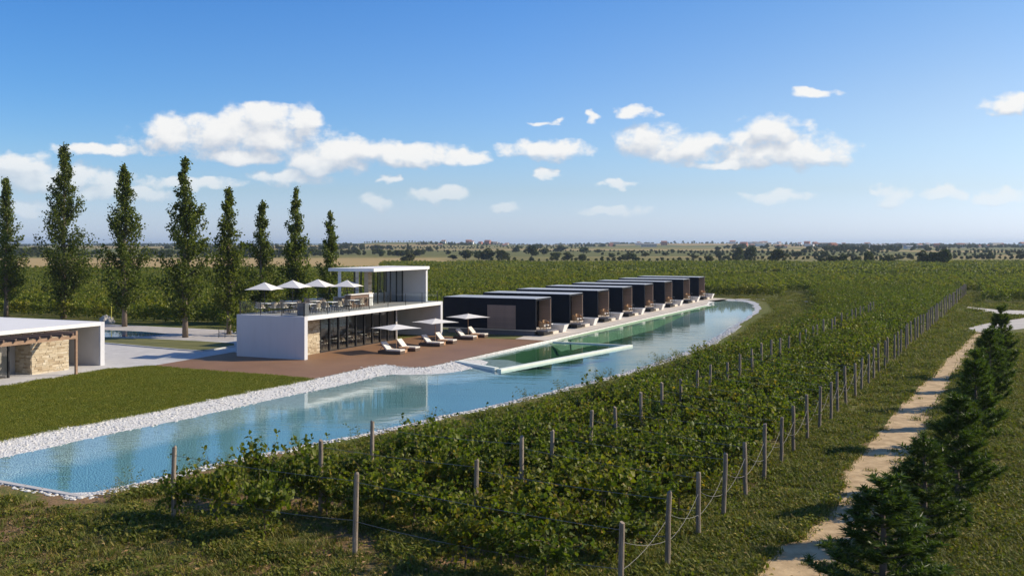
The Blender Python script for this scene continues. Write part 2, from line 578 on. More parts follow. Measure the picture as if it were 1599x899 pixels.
def streakmat(name, base):
    """white render with faint rain streaks and weathering"""
    m, t, out = newmat(name)
    tc = t.n('ShaderNodeTexCoord'); o = tc.outputs['Object']
    st_ = t.noise(t.vm('MULTIPLY', o, (3.0, 3.0, 0.16)), 1.0, 5, 0.65)
    bl = t.noise(o, 0.6, 5, 0.6)
    f = t.m('ADD', t.m('MULTIPLY', t.sstep(st_, 0.48, 0.75), 0.10), t.m('MULTIPLY', t.sstep(bl, 0.45, 0.75), 0.08))
    c = t.mix(f, base, (0.30, 0.27, 0.23))
    b = t.n('ShaderNodeBsdfPrincipled'); b.inputs['Roughness'].default_value = 0.8
    t.l(c, b.inputs['Base Color'])
    bn = t.n('ShaderNodeBump'); bn.inputs['Strength'].default_value = 0.12; bn.inputs['Distance'].default_value = 0.02
    t.l(t.noise(o, 60, 4), bn.inputs['Height']); t.l(bn.outputs[0], b.inputs['Normal'])
    t.l(b.outputs[0], out.inputs[0])
    return m


M = {}
M['ground'] = groundmat()
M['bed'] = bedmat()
M['water'] = watermat('lake_water', (0.66, 0.82, 0.84))
M['poolwater'] = watermat('pool_water', (0.35, 0.62, 0.75), 0.5, 1.6)
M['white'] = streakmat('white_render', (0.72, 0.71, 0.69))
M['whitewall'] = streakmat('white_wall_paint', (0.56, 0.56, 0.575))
M['greywall'] = mat('grey_render', (0.50, 0.49, 0.49), 0.85, 0.06, 0.9, 0.2, 50)
M['concrete'] = mat('pale_concrete', (0.50, 0.48, 0.45), 0.85, 0.12, 1.1, 0.25, 25)
M['paving'] = mat('terrace_paving', (0.44, 0.40, 0.36), 0.85, 0.15, 0.7, 0.25, 22)
M['sandpave'] = mat('sandstone_paving', (0.60, 0.53, 0.44), 0.85, 0.12, 0.8, 0.2, 25)
M['tile'] = mat('grey_terrace_tile', (0.30, 0.29, 0.28), 0.7, 0.12, 1.6, 0.15, 30)
M['black'] = mat('black_cladding', (0.009, 0.011, 0.018), 0.75, 0.2, 2.0, spec=0.12)
M['blackmetal'] = mat('black_metal', (0.015, 0.015, 0.016), 0.4, 0.1, 3.0)
M['roofgrey'] = mat('grey_roof_membrane', (0.40, 0.43, 0.46), 0.75, 0.10, 0.9, 0.15, 20)
M['plinth'] = mat('dark_concrete_plinth', (0.12, 0.12, 0.135), 0.8, 0.1, 1.5, 0.1, 30)
M['timber'] = mat('silvered_timber', (0.26, 0.185, 0.145), 0.75, 0.2, 1.5, 0.35, 14, stretch=(1, 1, 9))
M['beam'] = mat('weathered_beam', (0.30, 0.19, 0.12), 0.8, 0.2, 2.0, 0.3, 18, stretch=(1, 1, 4))
M['beamdark'] = mat('dark_stained_beam', (0.16, 0.10, 0.07), 0.8, 0.2, 2.0, 0.3, 18)
M['teak'] = mat('teak', (0.42, 0.25, 0.14), 0.6, 0.2, 4.0, 0.2, 20)
M['canvas'] = mat('parasol_canvas', (0.70, 0.67, 0.62), 0.9, 0.05, 2.0, 0.1, 40)
M['cushion'] = mat('cream_cushion', (0.68, 0.63, 0.56), 0.9, 0.06, 4.0, 0.2, 30)
M['wickerdark'] = mat('brown_wicker_base', (0.10, 0.065, 0.045), 0.8, 0.2, 20.0, 0.4, 60)
M['wicker'] = mat('honey_wicker', (0.42, 0.24, 0.11), 0.7, 0.3, 14.0, 0.5, 50)
M['chairweave'] = mat('taupe_rope_weave', (0.30, 0.24, 0.18), 0.8, 0.2, 12.0, 0.4, 60)
M['interior'] = mat('interior_plaster', (0.42, 0.38, 0.33), 0.85, 0.08, 1.0)
M['interfloor'] = mat('interior_floor', (0.28, 0.22, 0.17), 0.5, 0.12, 2.0)
M['glass'] = glassmat('window_glass', (0.84, 0.85, 0.84), 1.3)
M['clearglass'] = glassmat('balustrade_glass', (0.96, 0.98, 0.97), 0.7)
M['sand'] = mat('sandy_track', (0.42, 0.275, 0.125), 0.95, 0.25, 1.6, 0.8, 9, base2=(0.62, 0.45, 0.245))
M['road'] = mat('pale_gravel_road', (0.50, 0.46, 0.40), 0.95, 0.15, 0.8, 0.3, 12)
M['bark'] = mat('grey_bark', (0.17, 0.13, 0.095), 0.9, 0.25, 3.0, 0.7, 20, stretch=(3, 3, 0.7))
M['vinebark'] = mat('vine_bark', (0.10, 0.07, 0.045), 0.95, 0.25, 6.0, 0.7, 30)
M['post'] = mat('weathered_post', (0.20, 0.155, 0.11), 0.9, 0.3, 5.0, 0.8, 18, base2=(0.36, 0.29, 0.22), stretch=(5, 5, 0.6))
M['wire'] = mat('galvanised_wire', (0.22, 0.21, 0.20), 0.7, 0.1, 3.0)
M['leaf_vine'] = leafmat('vine_leaf', [(0.060, 0.085, 0.010), (0.090, 0.118, 0.012), (0.120, 0.150, 0.015), (0.175, 0.19, 0.022), (0.08, 0.108, 0.011), (0.24, 0.18, 0.03)], 0.40)
M['leaf_field'] = leafmat('field_vine_leaf', [(0.095, 0.118, 0.013), (0.13, 0.15, 0.016), (0.165, 0.18, 0.020), (0.22, 0.21, 0.035)], 0.36)
M['leaf_poplar'] = leafmat('poplar_leaf', [(0.050, 0.070, 0.013), (0.080, 0.105, 0.018), (0.115, 0.140, 0.024), (0.165, 0.180, 0.034)], 0.42, huevar=0.2)
M['leaf_pine'] = leafmat('pine_needle', [(0.035, 0.062, 0.010), (0.055, 0.090, 0.014), (0.085, 0.125, 0.02), (0.115, 0.15, 0.028)], 0.32, 0.45)
M['leaf_far'] = leafmat('far_tree_leaf', [(0.045, 0.060, 0.016), (0.065, 0.082, 0.020), (0.095, 0.108, 0.028)], 0.15, 0.7, 0.4)
M['grass'] = leafmat('grass_blade', [(0.085, 0.105, 0.014), (0.12, 0.14, 0.020), (0.16, 0.168, 0.028), (0.27, 0.215, 0.07), (0.10, 0.125, 0.018)], 0.3, 0.6, 0.5)
M['lawnblade'] = leafmat('lawn_blade', [(0.115, 0.14, 0.014), (0.165, 0.185, 0.020), (0.23, 0.22, 0.035)], 0.3, 0.6, 0.3)
M['lawn'] = mat('lawn_turf', (0.075, 0.095, 0.016), 0.95, 0.35, 0.9, 0.9, 18, base2=(0.21, 0.195, 0.05), stretch=(0.35, 1.6, 1))
M['drygrass'] = leafmat('dry_grass', [(0.24, 0.17, 0.07), (0.32, 0.24, 0.11), (0.18, 0.12, 0.05), (0.14, 0.13, 0.03)], 0.2, 0.8)
M['dryleaf'] = leafmat('dry_leaf', [(0.40, 0.30, 0.14), (0.55, 0.46, 0.28), (0.32, 0.17, 0.06), (0.62, 0.56, 0.44)], 0.1, 0.8)
M['stone'] = None


def stonemat():
    m, t, out = newmat('ledge_stone')
    geo = t.n('ShaderNodeNewGeometry')
    tc = t.n('ShaderNodeTexCoord')
    n = t.noise(tc.outputs['Object'], 6.0, 5, 0.65)
    c = t.ramp(geo.outputs['Random Per Island'], [(0.0, (0.34, 0.25, 0.15)), (0.3, (0.52, 0.42, 0.28)), (0.6, (0.62, 0.53, 0.38)), (0.85, (0.44, 0.35, 0.23)), (1.0, (0.70, 0.62, 0.48))])
    c = t.mix(0.35, c, t.ramp(n, [(0.3, 0.45), (0.7, 1.0)]), 'MULTIPLY')
    b = t.n('ShaderNodeBsdfPrincipled'); b.inputs['Roughness'].default_value = 0.9
    t.l(c, b.inputs['Base Color'])
    bn = t.n('ShaderNodeBump'); bn.inputs['Strength'].default_value = 0.5; bn.inputs['Distance'].default_value = 0.03
    t.l(n, bn.inputs['Height']); t.l(bn.outputs[0], b.inputs['Normal'])
    t.l(b.outputs[0], out.inputs[0])
    return m


M['stone'] = stonemat()


def deckmat():
    m, t, out = newmat('composite_decking')
    tc = t.n('ShaderNodeTexCoord'); o = tc.outputs['Object']
    wv = t.n('ShaderNodeTexWave', wave_type='BANDS', bands_direction='Y'); wv.inputs['Scale'].default_value = 2.1
    t.l(o, wv.inputs['Vector'])
    line = t.sstep(wv.outputs[1], 0.0, 0.14)
    n = t.noise(t.vm('MULTIPLY', o, (0.35, 6.0, 1)), 1.0, 4)
    c = t.ramp(n, [(0.3, (0.235, 0.122, 0.056)), (0.7, (0.30, 0.165, 0.080))])
    big = t.noise(o, 0.35, 5, 0.65)
    c = t.mix(0.6, c, t.ramp(big, [(0.3, 0.72), (0.7, 1.12)]), 'MULTIPLY')
    c = t.mix(t.m('MULTIPLY', t.m('SUBTRACT', 1.0, line), 0.75), c, (0.09, 0.045, 0.028))
    b = t.n('ShaderNodeBsdfPrincipled'); b.inputs['Roughness'].default_value = 0.6
    t.l(c, b.inputs['Base Color'])
    t.l(b.outputs[0], out.inputs[0])
    return m


M['deck'] = deckmat()

# ================================================================== SETTING
def terrain(x, y):
    """gentle rise and low hills far out, dead flat on the site"""
    if y < 420: return 0.0
    t = min(1.0, (y - 420) / 1100.0); t = t * t * (3 - 2 * t)
    z = t * (2.2 + 2.6 * mnoise.noise((x / 520.0, y / 800.0, 0.3)) + 1.0 * mnoise.noise((x / 150.0, y / 260.0, 4.1)))
    z += 8.5 * math.exp(-((x + 190) / 170.0) ** 2 - ((y - 1850) / 420.0) ** 2)
    z += 5.0 * math.exp(-((x - 420) / 300.0) ** 2 - ((y - 2300) / 500.0) ** 2)
    z -= 10.0 * min(1.0, max(0.0, (y - 3000) / 5000.0))
    return z


# lake outline on the ground (counter-clockwise from its near corner)
BANK_R = [P(130, 777), P(400, 712), P(555, 682), P(740, 641), P(891, 605), P(1018, 570.5), P(1112, 535), P(1160.8, 503.5), P(1186, 487),
          P(1188, 478), P(1178.7, 471), P(1159, 467.6), P(1112.5, 465.5)]
BANK_L = [P(1107, 470), P(1104, 475), W(11.1, 55), W(10.8, 35), P(852, 532), P(712.5, 563), P(667.5, 573), P(640, 574), P(624, 572.5), P(602, 569), P(580, 573),
          P(540, 581), P(490, 592), P(380, 613), P(250, 640), P(120, 664), P(0, 688), (-24.2, 38.15)]


def smooth_line(pts, step=2.0):
    """Catmull-Rom through points, resampled"""
    out = []
    n = len(pts)
    for i in range(n - 1):
        p0, p1, p2, p3 = pts[max(i - 1, 0)], pts[i], pts[i + 1], pts[min(i + 2, n - 1)]
        L = math.hypot(p2[0] - p1[0], p2[1] - p1[1])
        k = max(1, int(L / step))
        for j in range(k):
            t = j / k
            out.append(tuple(0.5 * (2 * p1[a] + (p2[a] - p0[a]) * t + (2 * p0[a] - 5 * p1[a] + 4 * p2[a] - p3[a]) * t * t + (3 * p1[a] - p0[a] - 3 * p2[a] + p3[a]) * t ** 3) for a in (0, 1)))
    out.append(pts[-1])
    return out


bank_right = smooth_line(BANK_R, 1.5)
bank_cabin = BANK_L[:6]
bank_gravel = [BANK_L[5]] + smooth_line(BANK_L[5:-1], 1.5)[1:] + [BANK_L[-1]]
wob = lambda p, a=0.12: (p[0] + a * mnoise.noise((p[0] * 0.9, p[1] * 0.9, 1.0)), p[1] + a * mnoise.noise((p[0] * 0.9, p[1] * 0.9, 7.0)))
RIM = [bank_right[0]] + [wob(p, 0.3) for p in bank_right[1:-1]] + [bank_right[-1]] + bank_cabin + bank_gravel[1:]
NR = len(RIM)


def cdt_mesh(name, outer, holes, inner, zf, m):
    """flat triangulated sheet with holes; zf gives the height"""
    pts = []; edges = []
    def loop(l):
        b = len(pts)
        pts.extend(Vector(p) for p in l)
        edges.extend((b + i, b + (i + 1) % len(l)) for i in range(len(l)))
    loop(outer)
    for h in holes: loop(h)
    pts.extend(Vector(p) for p in inner)
    v, e, f, _, _, _ = delaunay_2d_cdt(pts, edges, [], 0, 1e-4)
    keep = []
    for t in f:
        cx = sum(v[i].x for i in t) / 3; cy = sum(v[i].y for i in t) / 3
        if not inpoly(cx, cy, outer) or any(inpoly(cx, cy, h) for h in holes): continue
        a, b, c = (v[i] for i in t)
        if (b.x - a.x) * (c.y - a.y) - (b.y - a.y) * (c.x - a.x) < 0: t = t[::-1]
        keep.append(tuple(t))
    me = bpy.data.meshes.new(name)
    me.from_pydata([(p.x, p.y, zf(p.x, p.y)) for p in v], [], keep)
    me.materials.append(m)
    me.polygons.foreach_set('use_smooth', [True] * len(me.polygons))
    return me


# ---- ground: one sheet to the horizon with the lake cut out
inner = []
yy = 200.0
while yy < 9500:
    st = max(25.0, yy * 0.045)
    n = int(0.95 * yy / st) + 2
    for i in range(-n, n + 1):
        inner.append((i * st + random.uniform(-0.2, 0.2) * st, yy + random.uniform(-0.2, 0.2) * st))
    yy += st
outer = [(-500, -120), (500, -120), (2500, 1500), (12000, 10000), (-12000, 10000), (-2500, 1500)]
inner = [p for p in inner if inpoly(p[0], p[1], outer)]
ground = link('ground', cdt_mesh('ground', outer, [RIM], inner, terrain, M['ground']))
tag(ground, kind='structure')

# low blue hills on the left horizon
hv, hf = [], []
NH = 90
for i in range(NH + 1):
    x = -7200 + i * 75.0
    h = 40 * max(0, (mnoise.noise((i * 0.07, 0.2, 0)) * 0.5 + 0.45)) * math.sin(math.pi * i / NH) ** 0.6
    for (dy, k) in ((0, -0.2), (350, 0.6), (800, 1.0), (1600, -0.2)):
        hv.append((x, 8200 + dy - abs(i - 45) * 12, -9 + h * k if k > 0 else -14))
for i in range(NH):
    for k in range(3):
        a = i * 4 + k
        hf.append((a, a + 4, a + 5, a + 1))
hills = link('hills', mesh_np('hills', hv, hf, [M['leaf_far']], smooth=True))
tag(hills, kind='structure')

# ---- lake bed: shelving gravel on the restaurant side, a narrow gravel lip on the vineyard side, steep below the cabins
SEG = [(RIM[i], RIM[(i + 1) % NR]) for i in range(NR)]
kinds = []
nr = len(bank_right)
for i in range(NR):
    kinds.append('R' if i < nr - 1 else ('C' if i < nr - 1 + 6 else ('G' if i < NR - 1 else 'N')))
WATER_Z = -0.16
POOL = [P(714, 564), P(779.6, 575.6), P(985.6, 537.4), P(864, 531.7)]


def bed_z(x, y):
    best = -9.0
    for (a, b), k in zip(SEG, kinds):
        d = segdist(x, y, a, b)
        if k == 'G': z = -d * 0.07 if d < 2.2 else (-0.154 - (d - 2.2) * 0.045 if d < 4.6 else -0.262 - (d - 4.6) * 0.22)
        elif k == 'R': z = -d * 0.20 if d < 0.9 else -0.18 - (d - 0.9) * 0.55
        elif k == 'N': z = -d * 0.35 if d < 0.6 else -0.21 - (d - 0.6) * 0.6
        else: z = -d * 2.2
        best = max(best, z)
    return max(best, -1.15 if y < 108 else -1.15 + 0.85 * min(1.0, (y - 108) / 14.0))  # bed raised at the far end so its pale colour brightens the water


binner = []
xs = [p[0] for p in RIM]; ys = [p[1] for p in RIM]
gx = min(xs)
while gx < max(xs):
    gy = min(ys)
    while gy < max(ys):
        p = (gx + random.uniform(-0.3, 0.3), gy + random.uniform(-0.3, 0.3))
        if inpoly(p[0], p[1], RIM) and min(segdist(p[0], p[1], a, b) for a, b in SEG) > 0.35: binner.append(p)
        gy += 1.25
    gx += 1.25
rimset = {(round(p[0], 3), round(p[1], 3)) for p in RIM}
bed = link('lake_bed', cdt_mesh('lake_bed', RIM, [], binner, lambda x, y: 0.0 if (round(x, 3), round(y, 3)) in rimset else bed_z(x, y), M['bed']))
tag(bed, kind='structure')
wat = link('lake_water', cdt_mesh('lake_water', RIM, [], [], lambda x, y: WATER_Z, M['water']))
tag(wat, kind='structure')

# pebbles on the white shore
pebble_spots = []
for (a, b), k in zip(SEG, kinds):
    if k == 'C' or a[1] > 100: continue
    L = math.hypot(b[0] - a[0], b[1] - a[1])
    dens = 60 if k == 'G' else 40
    nx, ny = -(b[1] - a[1]) / L, (b[0] - a[0]) / L
    for _ in range(int(L * dens)):
        t = random.random(); d = random.random() ** 1.4 * (2.7 if k == 'G' else 1.1) - (0.15 if k == 'G' else 0.35)
        x, y = a[0] + (b[0] - a[0]) * t + nx * d, a[1] + (b[1] - a[1]) * t + ny * d
        z = bed_z(x, y) if inpoly(x, y, RIM) else 0.0
        pebble_spots.append((x, y, z, random.uniform(0, 6.28), random.uniform(0.5, 1.5)))

# sheets laid over the ground
def sheet(name, poly, z, m, kind='structure', thick=0.0):
    if thick:
        o = MB().prism(poly, z - thick, z).build(name, m)
    else:
        n = len(poly)
        ar = sum(poly[i][0] * poly[(i + 1) % n][1] - poly[(i + 1) % n][0] * poly[i][1] for i in range(n))
        if ar < 0: poly = poly[::-1]
        o = link(name, cdt_mesh(name, poly, [], [], lambda x, y: z, m))
    return tag(o, kind=kind)


PX = lambda pts: [P(*p) for p in pts]
# concrete forecourt between the pavilion and the restaurant, to the hedge behind
fore = [(-41, 62.2), P(60, 588), P(116, 583.5), P(200, 572.5), P(240, 571), P(366, 549.5), W(-6.3, 1.0), W(-7.2, 24.5), P(366, 516), P(165, 506), P(0, 499.5), (-75, 108), (-75, 70)]
sheet('paving', fore, 0.012, M['concrete'])
sheet('paving', PX([(165, 506.8), (366, 517), (366, 532), (312, 531.5), (231, 527), (165, 525.5), (90, 522), (90, 503)]), 0.020, M['paving'])
# planted strip of turf by the pool, edged by a pale kerb
turf = PX([(90, 524), (165, 527.5), (231, 529), (312, 533), (366, 536.5), (366, 541), (318, 549), (279, 546.5), (165, 536.5), (90, 530)])
sheet('lawn', turf, 0.05, M['lawn'])
kb = MB()
for i in range(5, 9):
    a, b = Vector((*turf[i], 0)), Vector((*turf[i + 1], 0))
    d = (b - a).normalized(); nrm = Vector((d.y, -d.x, 0)) * 0.09
    kb.prism([(a - nrm)[:2], (b - nrm)[:2], (b + nrm)[:2], (a + nrm)[:2]], 0.0, 0.1)
tag(kb.build('kerb', M['concrete']), kind='structure')
# swimming pool
poolq = PX([(90, 512.5), (165, 515.7), (220, 518), (265, 521.7), (218, 526.2), (165, 526.7), (90, 523)])
sheet('pool_floor', poolq, 0.026, mat('pool_tile', (0.06, 0.16, 0.26), 0.5, 0.15, 1.5))
sheet('pool_water', poolq, 0.050, M['poolwater'])
# deck
deck = [P(238, 571.5), P(366, 549.8), W(-5.9, 0.5), W(-1.7, 0.5), W(-1.7, 21.3), P(692, 525.5), P(780, 529), P(852, 532)] + [BANK_L[5]] + bank_gravel[1:-1]
k0 = min(range(len(deck)), key=lambda i: math.hypot(deck[i][0] - P(490, 592)[0], deck[i][1] - P(490, 592)[1]))
deck = deck[:k0 + 1]
dk = sheet('deck', deck, 0.03, M['deck'])
# rotate the board pattern with the building: give the sheet the grid's own axes
me = dk.data
for vtx in me.vertices:
    a, b = toVU(vtx.co.x, vtx.co.y)
    vtx.co.x, vtx.co.y = a, b
dk.location = (C0[0], C0[1], 0); dk.rotation_euler = (0, 0, -TH)
# front lawn
lawn = [(-24.2, 38.15), (-44, 38), (-41, 59.0), P(0, 604), P(60, 594.5), P(116, 586), P(166, 577), P(238, 571.8), P(300, 577), P(400, 585), P(490, 592)] 
gl = [p for p in bank_gravel if p[1] < P(490, 592)[1] - 0.3]
lawn += gl
sheet('lawn', lawn, 0.022, M['lawn'])
# turf between the restaurant and the cabins
sheet('lawn', [W(0.1, 21.3), W(-7, 21.3), W(-7, 30), W(8, 24), W(9.2, 22.5), P(780, 529), P(692, 525.5)], 0.018, M['lawn'])
# promenade along the cabins
prom = [P(852, 532), P(1104, 475), W(11.5, 84), W(9, 94), W(-2, 94), W(-2, 23.2), W(8.6, 23.2), P(790, 529.6)]
sheet('paving', [P(805, 529.5), P(852, 532), W(10.8, 35), W(11.1, 55), P(1104, 475), P(1107, 470), W(11.5, 92), W(8.0, 93), W(8.0, 24.5), W(7.2, 23.3)], 0.034, M['sandpave'])
# pale green ledge just under water along the promenade
lg = MB()
a, b = P(852, 532), P(1104, 475)
pa = [P(852, 532), P(868, 526.5), W(10.8, 35), W(11.1, 55), P(1104, 475)]
for p, q in zip(pa, pa[1:]):
    w0 = 0.05 if p is pa[0] else 1.5
    d = Vector((q[0] - p[0], q[1] - p[1], 0)).normalized(); nn = Vector((d.y, -d.x, 0))
    lg.add([(p[0], p[1], -0.10), (q[0], q[1], -0.10), (q[0] + nn.x * 1.5, q[1] + nn.y * 1.5, -0.22), (p[0] + nn.x * w0, p[1] + nn.y * w0, -0.22),
            (p[0] + nn.x * (w0 + 0.1), p[1] + nn.y * (w0 + 0.1), -1.1), (q[0] + nn.x * 1.6, q[1] + nn.y * 1.6, -1.1)], [(3, 2, 1, 0), (4, 5, 2, 3)])
tag(lg.build('lake_ledge', mat('green_ledge', (0.30, 0.44, 0.24), 0.8, 0.15, 1.0)), kind='structure')
# walls of the basin in front of the deck
def wallbar(name, a, b, w, z0, z1, m, lab):
    d = Vector((b[0] - a[0], b[1] - a[1], 0)).normalized(); nn = Vector((d.y, -d.x, 0)) * w / 2
    o = MB().prism([(a[0] - nn.x, a[1] - nn.y), (b[0] - nn.x, b[1] - nn.y), (b[0] + nn.x, b[1] + nn.y), (a[0] + nn.x, a[1] + nn.y)], z0, z1).build(name, m)
    return tag(o, lab, 'pool wall')
M['basin'] = mat('white_basin_wall', (0.72, 0.76, 0.68), 0.7, 0.06, 1.5, 0.15, 25)
q0, q1, q2, q3 = POOL
e = 0.3
wallbar('basin_wall', q0, (q1[0] - (q1[0] - q0[0]) * 0.05, q1[1] - (q1[1] - q0[1]) * 0.05), 0.34, -0.6, 0.05, M['basin'], 'short white basin wall at the deck corner facing the camera')
wallbar('basin_wall', q1, q2, 0.36, -0.34, -0.02, M['basin'], 'long pale green basin wall standing in the lake beside the deck')
wallbar('basin_wall', q3, (q2[0] - (q2[0] - q3[0]) * 0.04, q2[1] - (q2[1] - q3[1]) * 0.04), 0.20, -0.22, -0.07, M['basin'], 'thin far wall of the basin next to the first cabin')
# kerb at the near end of the lake
a, b = P(-60, 742), P(128, 776)
wallbar('lake_kerb', a, b, 0.22, -0.5, 0.05, M['concrete'], 'thin pale concrete kerb closing the near end of the lake')['category'] = 'kerb'

# ---- sandy track on the right
trackL = [P(1130, 940), P(1182, 885), P(1252, 832), P(1298, 785), P(1322, 735), P(1373, 675), P(1423, 615), P(1469, 570), P(1509, 532), P(1534, 510)]
trackR = [P(1290, 950), P(1325, 890), P(1365, 835), P(1392, 785), P(1420, 725), P(1452, 665), P(1478, 608), P(1508, 562), P(1534, 527), P(1552, 510)]
tl, tr = smooth_line(trackL, 0.7), smooth_line(trackR, 0.7)
tl = [(p[0] + 0.22 * mnoise.noise((p[0] * 1.1, p[1] * 1.1, 0)) + 0.16 * mnoise.noise((p[0] * 3.1, p[1] * 3.1, 0)), p[1]) for p in tl]
tr = [(p[0] + 0.35 * mnoise.noise((p[0] * 1.1, p[1] * 1.1, 5)) + 0.2 * mnoise.noise((p[0] * 3.1, p[1] * 3.1, 9)), p[1]) for p in tr]
TRACK = tl + tr[::-1]
sheet('path', TRACK, 0.012, M['sand'])
# pale road crossing at the far end of the track
ROADS = [PX([(1500, 515.5), (1535, 506), (1599, 496.5), (1700, 487), (1760, 490), (1680, 502), (1599, 513), (1545, 519.5)]),
         PX([(1510, 479), (1560, 483.5), (1640, 486.5), (1720, 489), (1720, 493), (1620, 491.5), (1550, 489), (1510, 481.5)])]
sheet('road', ROADS[0], 0.016, M['road'])
sheet('road', ROADS[1], 0.008, M['road'])
sheet('path', PX([(1098, 440.5), (1150, 437.5), (1200, 431.5), (1262, 424), (1266, 424.8), (1205, 433.2), (1150, 439.8), (1098, 442.5)]), 0.02, M['road'])
sheet('path', PX([(1150, 466.6), (1190, 466.9), (1235, 468.2), (1262, 470.6), (1262, 471.6), (1235, 469.2), (1190, 467.8), (1150, 467.4)]), 0.02, M['road'])

# ================================================================== BUILDINGS
def stones(x0, x1, z0, z1, axis='x', depth=0.05, h=0.13, seed=1):
    """ledge stones covering a rectangle, each with its own length and projection; joined"""
    rs = random.Random(seed)
    mb = MB()
    z = z0
    while z < z1 - 0.02:
        hh = min(h * rs.uniform(0.65, 1.35), z1 - z)
        x = x0
        while x < x1 - 0.01:
            w = min(rs.uniform(0.18, 0.62), x1 - x)
            if x1 - x - w < 0.1: w = x1 - x
            d = depth * rs.uniform(0.3, 1.0)
            g = 0.006
            if axis == 'x': mb.box(x + g, x + w - g, -0.0, d, z + g, z + hh - g)      # projects to +y
            else: mb.box(0.0, d, x + g, x + w - g, z + g, z + hh - g)                   # projects to +x
            x += w
        z += hh
    return mb


def shift(mb, dx=0, dy=0, dz=0):
    mb.v = [(x + dx, y + dy, z + dz) for x, y, z in mb.v]
    return mb


# ------------------------------------------------------------------ restaurant
res = empty('restaurant_building', (C0[0], C0[1], 0), -TH, 'white flat-roofed two-storey restaurant with glazed lower front and roof terrace', 'building')
RB = lambda name, m, *b, **k: MB().box(*b, **k).build(name, M[m], res)
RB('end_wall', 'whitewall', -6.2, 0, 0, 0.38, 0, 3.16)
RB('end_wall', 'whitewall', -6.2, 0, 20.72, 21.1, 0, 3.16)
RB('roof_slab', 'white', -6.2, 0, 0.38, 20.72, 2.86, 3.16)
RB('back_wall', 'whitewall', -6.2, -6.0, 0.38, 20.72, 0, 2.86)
RB('terrace_floor', 'tile', -6.05, -0.28, 0.45, 20.6, 3.16, 3.19)
RB('floor', 'interfloor', -6.0, -1.75, 0.38, 15.6, 0.0, 0.06)
RB('partition_wall', 'greywall', -6.0, -1.70, 15.62, 15.85, 0, 2.86)
sw = RB('stone_wall', 'interior', -2.0, -1.78, 0.38, 4.35, 0, 2.86)
o = shift(stones(0.38, 4.35, 0.02, 2.85, 'y', 0.06, 0.12, 3), dx=-1.78).build('ledge_stones', M['stone'], sw); tag(o, kind='stuff')
py0, py1 = 4.40, 15.60
npn = 9
st = (py1 - py0) / npn
for i in range(npn + 1):
    y = py0 + st * i
    RB('mullion', 'blackmetal', -1.86, -1.70, y - 0.06, y + 0.06, 0.0, 2.86)
for i in range(npn):
    y = py0 + st * i
    RB('window_pane', 'glass', -1.80, -1.785, y + 0.062, y + st - 0.062, 0.10, 2.78)
    RB('sill_rail', 'blackmetal', -1.84, -1.73, y + 0.062, y + st - 0.062, 0.0, 0.10)
    RB('head_rail', 'blackmetal', -1.84, -1.73, y + 0.062, y + st - 0.062, 2.78, 2.86)
# interior back wall finish with shelving
RB('panelling', 'interior', -5.98, -5.90, 0.5, 15.5, 0.06, 2.8)
for i in range(5):
    RB('shelf', 'beamdark', -5.88, -5.60, 5.0 + i * 2.0, 6.6 + i * 2.0, 1.2 + 0.4 * (i % 2), 1.25 + 0.4 * (i % 2))
# upper storey
RB('upper_roof', 'white', -5.05, -0.55, 10.2, 19.6, 6.16, 6.42)
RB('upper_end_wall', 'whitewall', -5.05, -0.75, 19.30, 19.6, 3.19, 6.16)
pr = RB('pier', 'interior', -3.55, -3.15, 13.40, 13.95, 3.19, 6.16)
o = shift(stones(13.40, 13.95, 3.2, 6.15, 'y', 0.05, 0.12, 5), dx=-3.15).build('ledge_stones', M['stone'], pr); tag(o, kind='stuff')
uy0, uy1 = 14.0, 19.26
ust = (uy1 - uy0) / 5
for xx in (-3.2, -4.95):
    for i in range(6):
        RB('mullion', 'blackmetal', xx - 0.05, xx + 0.05, uy0 + ust * i - 0.045, uy0 + ust * i + 0.045, 3.19, 6.16)
    for i in range(5):
        RB('window_pane', 'glass' if xx > -4 else 'clearglass', xx - 0.008, xx + 0.008, uy0 + ust * i + 0.047, uy0 + ust * (i + 1) - 0.047, 3.19, 6.16)
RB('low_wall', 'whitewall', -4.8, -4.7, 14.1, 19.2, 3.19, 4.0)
# back-of-bar shelving under the canopy roof
sx = -4.2
fr = MB()
fr.box(sx - 0.15, sx + 0.15, 10.6, 10.64, 3.95, 6.16); fr.box(sx - 0.15, sx + 0.15, 13.27, 13.33, 3.95, 6.16)
fr.box(sx - 0.15, sx + 0.15, 10.64, 13.27, 3.95, 4.0)
shf = fr.build('bar_shelf_frame', M['white'], res)
for i in range(3):
    MB().box(sx - 0.13, sx + 0.13, 10.68, 13.25, 4.45 + i * 0.5, 4.48 + i * 0.5).build('shelf', M['beamdark'], shf)
RB('bar_back_wall', 'interior', -4.75, -4.65, 10.5, 13.40, 3.19, 4.0)
# balustrade of glass with slim dark posts
def balus(x0, y0, x1, y1, n, par, z0=3.16, h=1.0):
    for i in range(n):
        a = i / n; b = (i + 1) / n
        ax, ay, bx, by = x0 + (x1 - x0) * a, y0 + (y1 - y0) * a, x0 + (x1 - x0) * b, y0 + (y1 - y0) * b
        if abs(x1 - x0) < 0.01: MB().box(ax - 0.008, ax + 0.008, ay + 0.03, by - 0.03, z0 + 0.03, z0 + h).build('glass_panel', M['clearglass'], par)
        else: MB().box(min(ax, bx) + 0.03, max(ax, bx) - 0.03, ay - 0.008, ay + 0.008, z0 + 0.03, z0 + h).build('glass_panel', M['clearglass'], par)
    for i in range(n + 1):
        t = i / n
        MB().box(x0 + (x1 - x0) * t - 0.02, x0 + (x1 - x0) * t + 0.02, y0 + (y1 - y0) * t - 0.02, y0 + (y1 - y0) * t + 0.02, z0, z0 + h).build('balustrade_post', M['blackmetal'], par)
balus(-0.14, 0.22, -0.14, 20.4, 7, res)
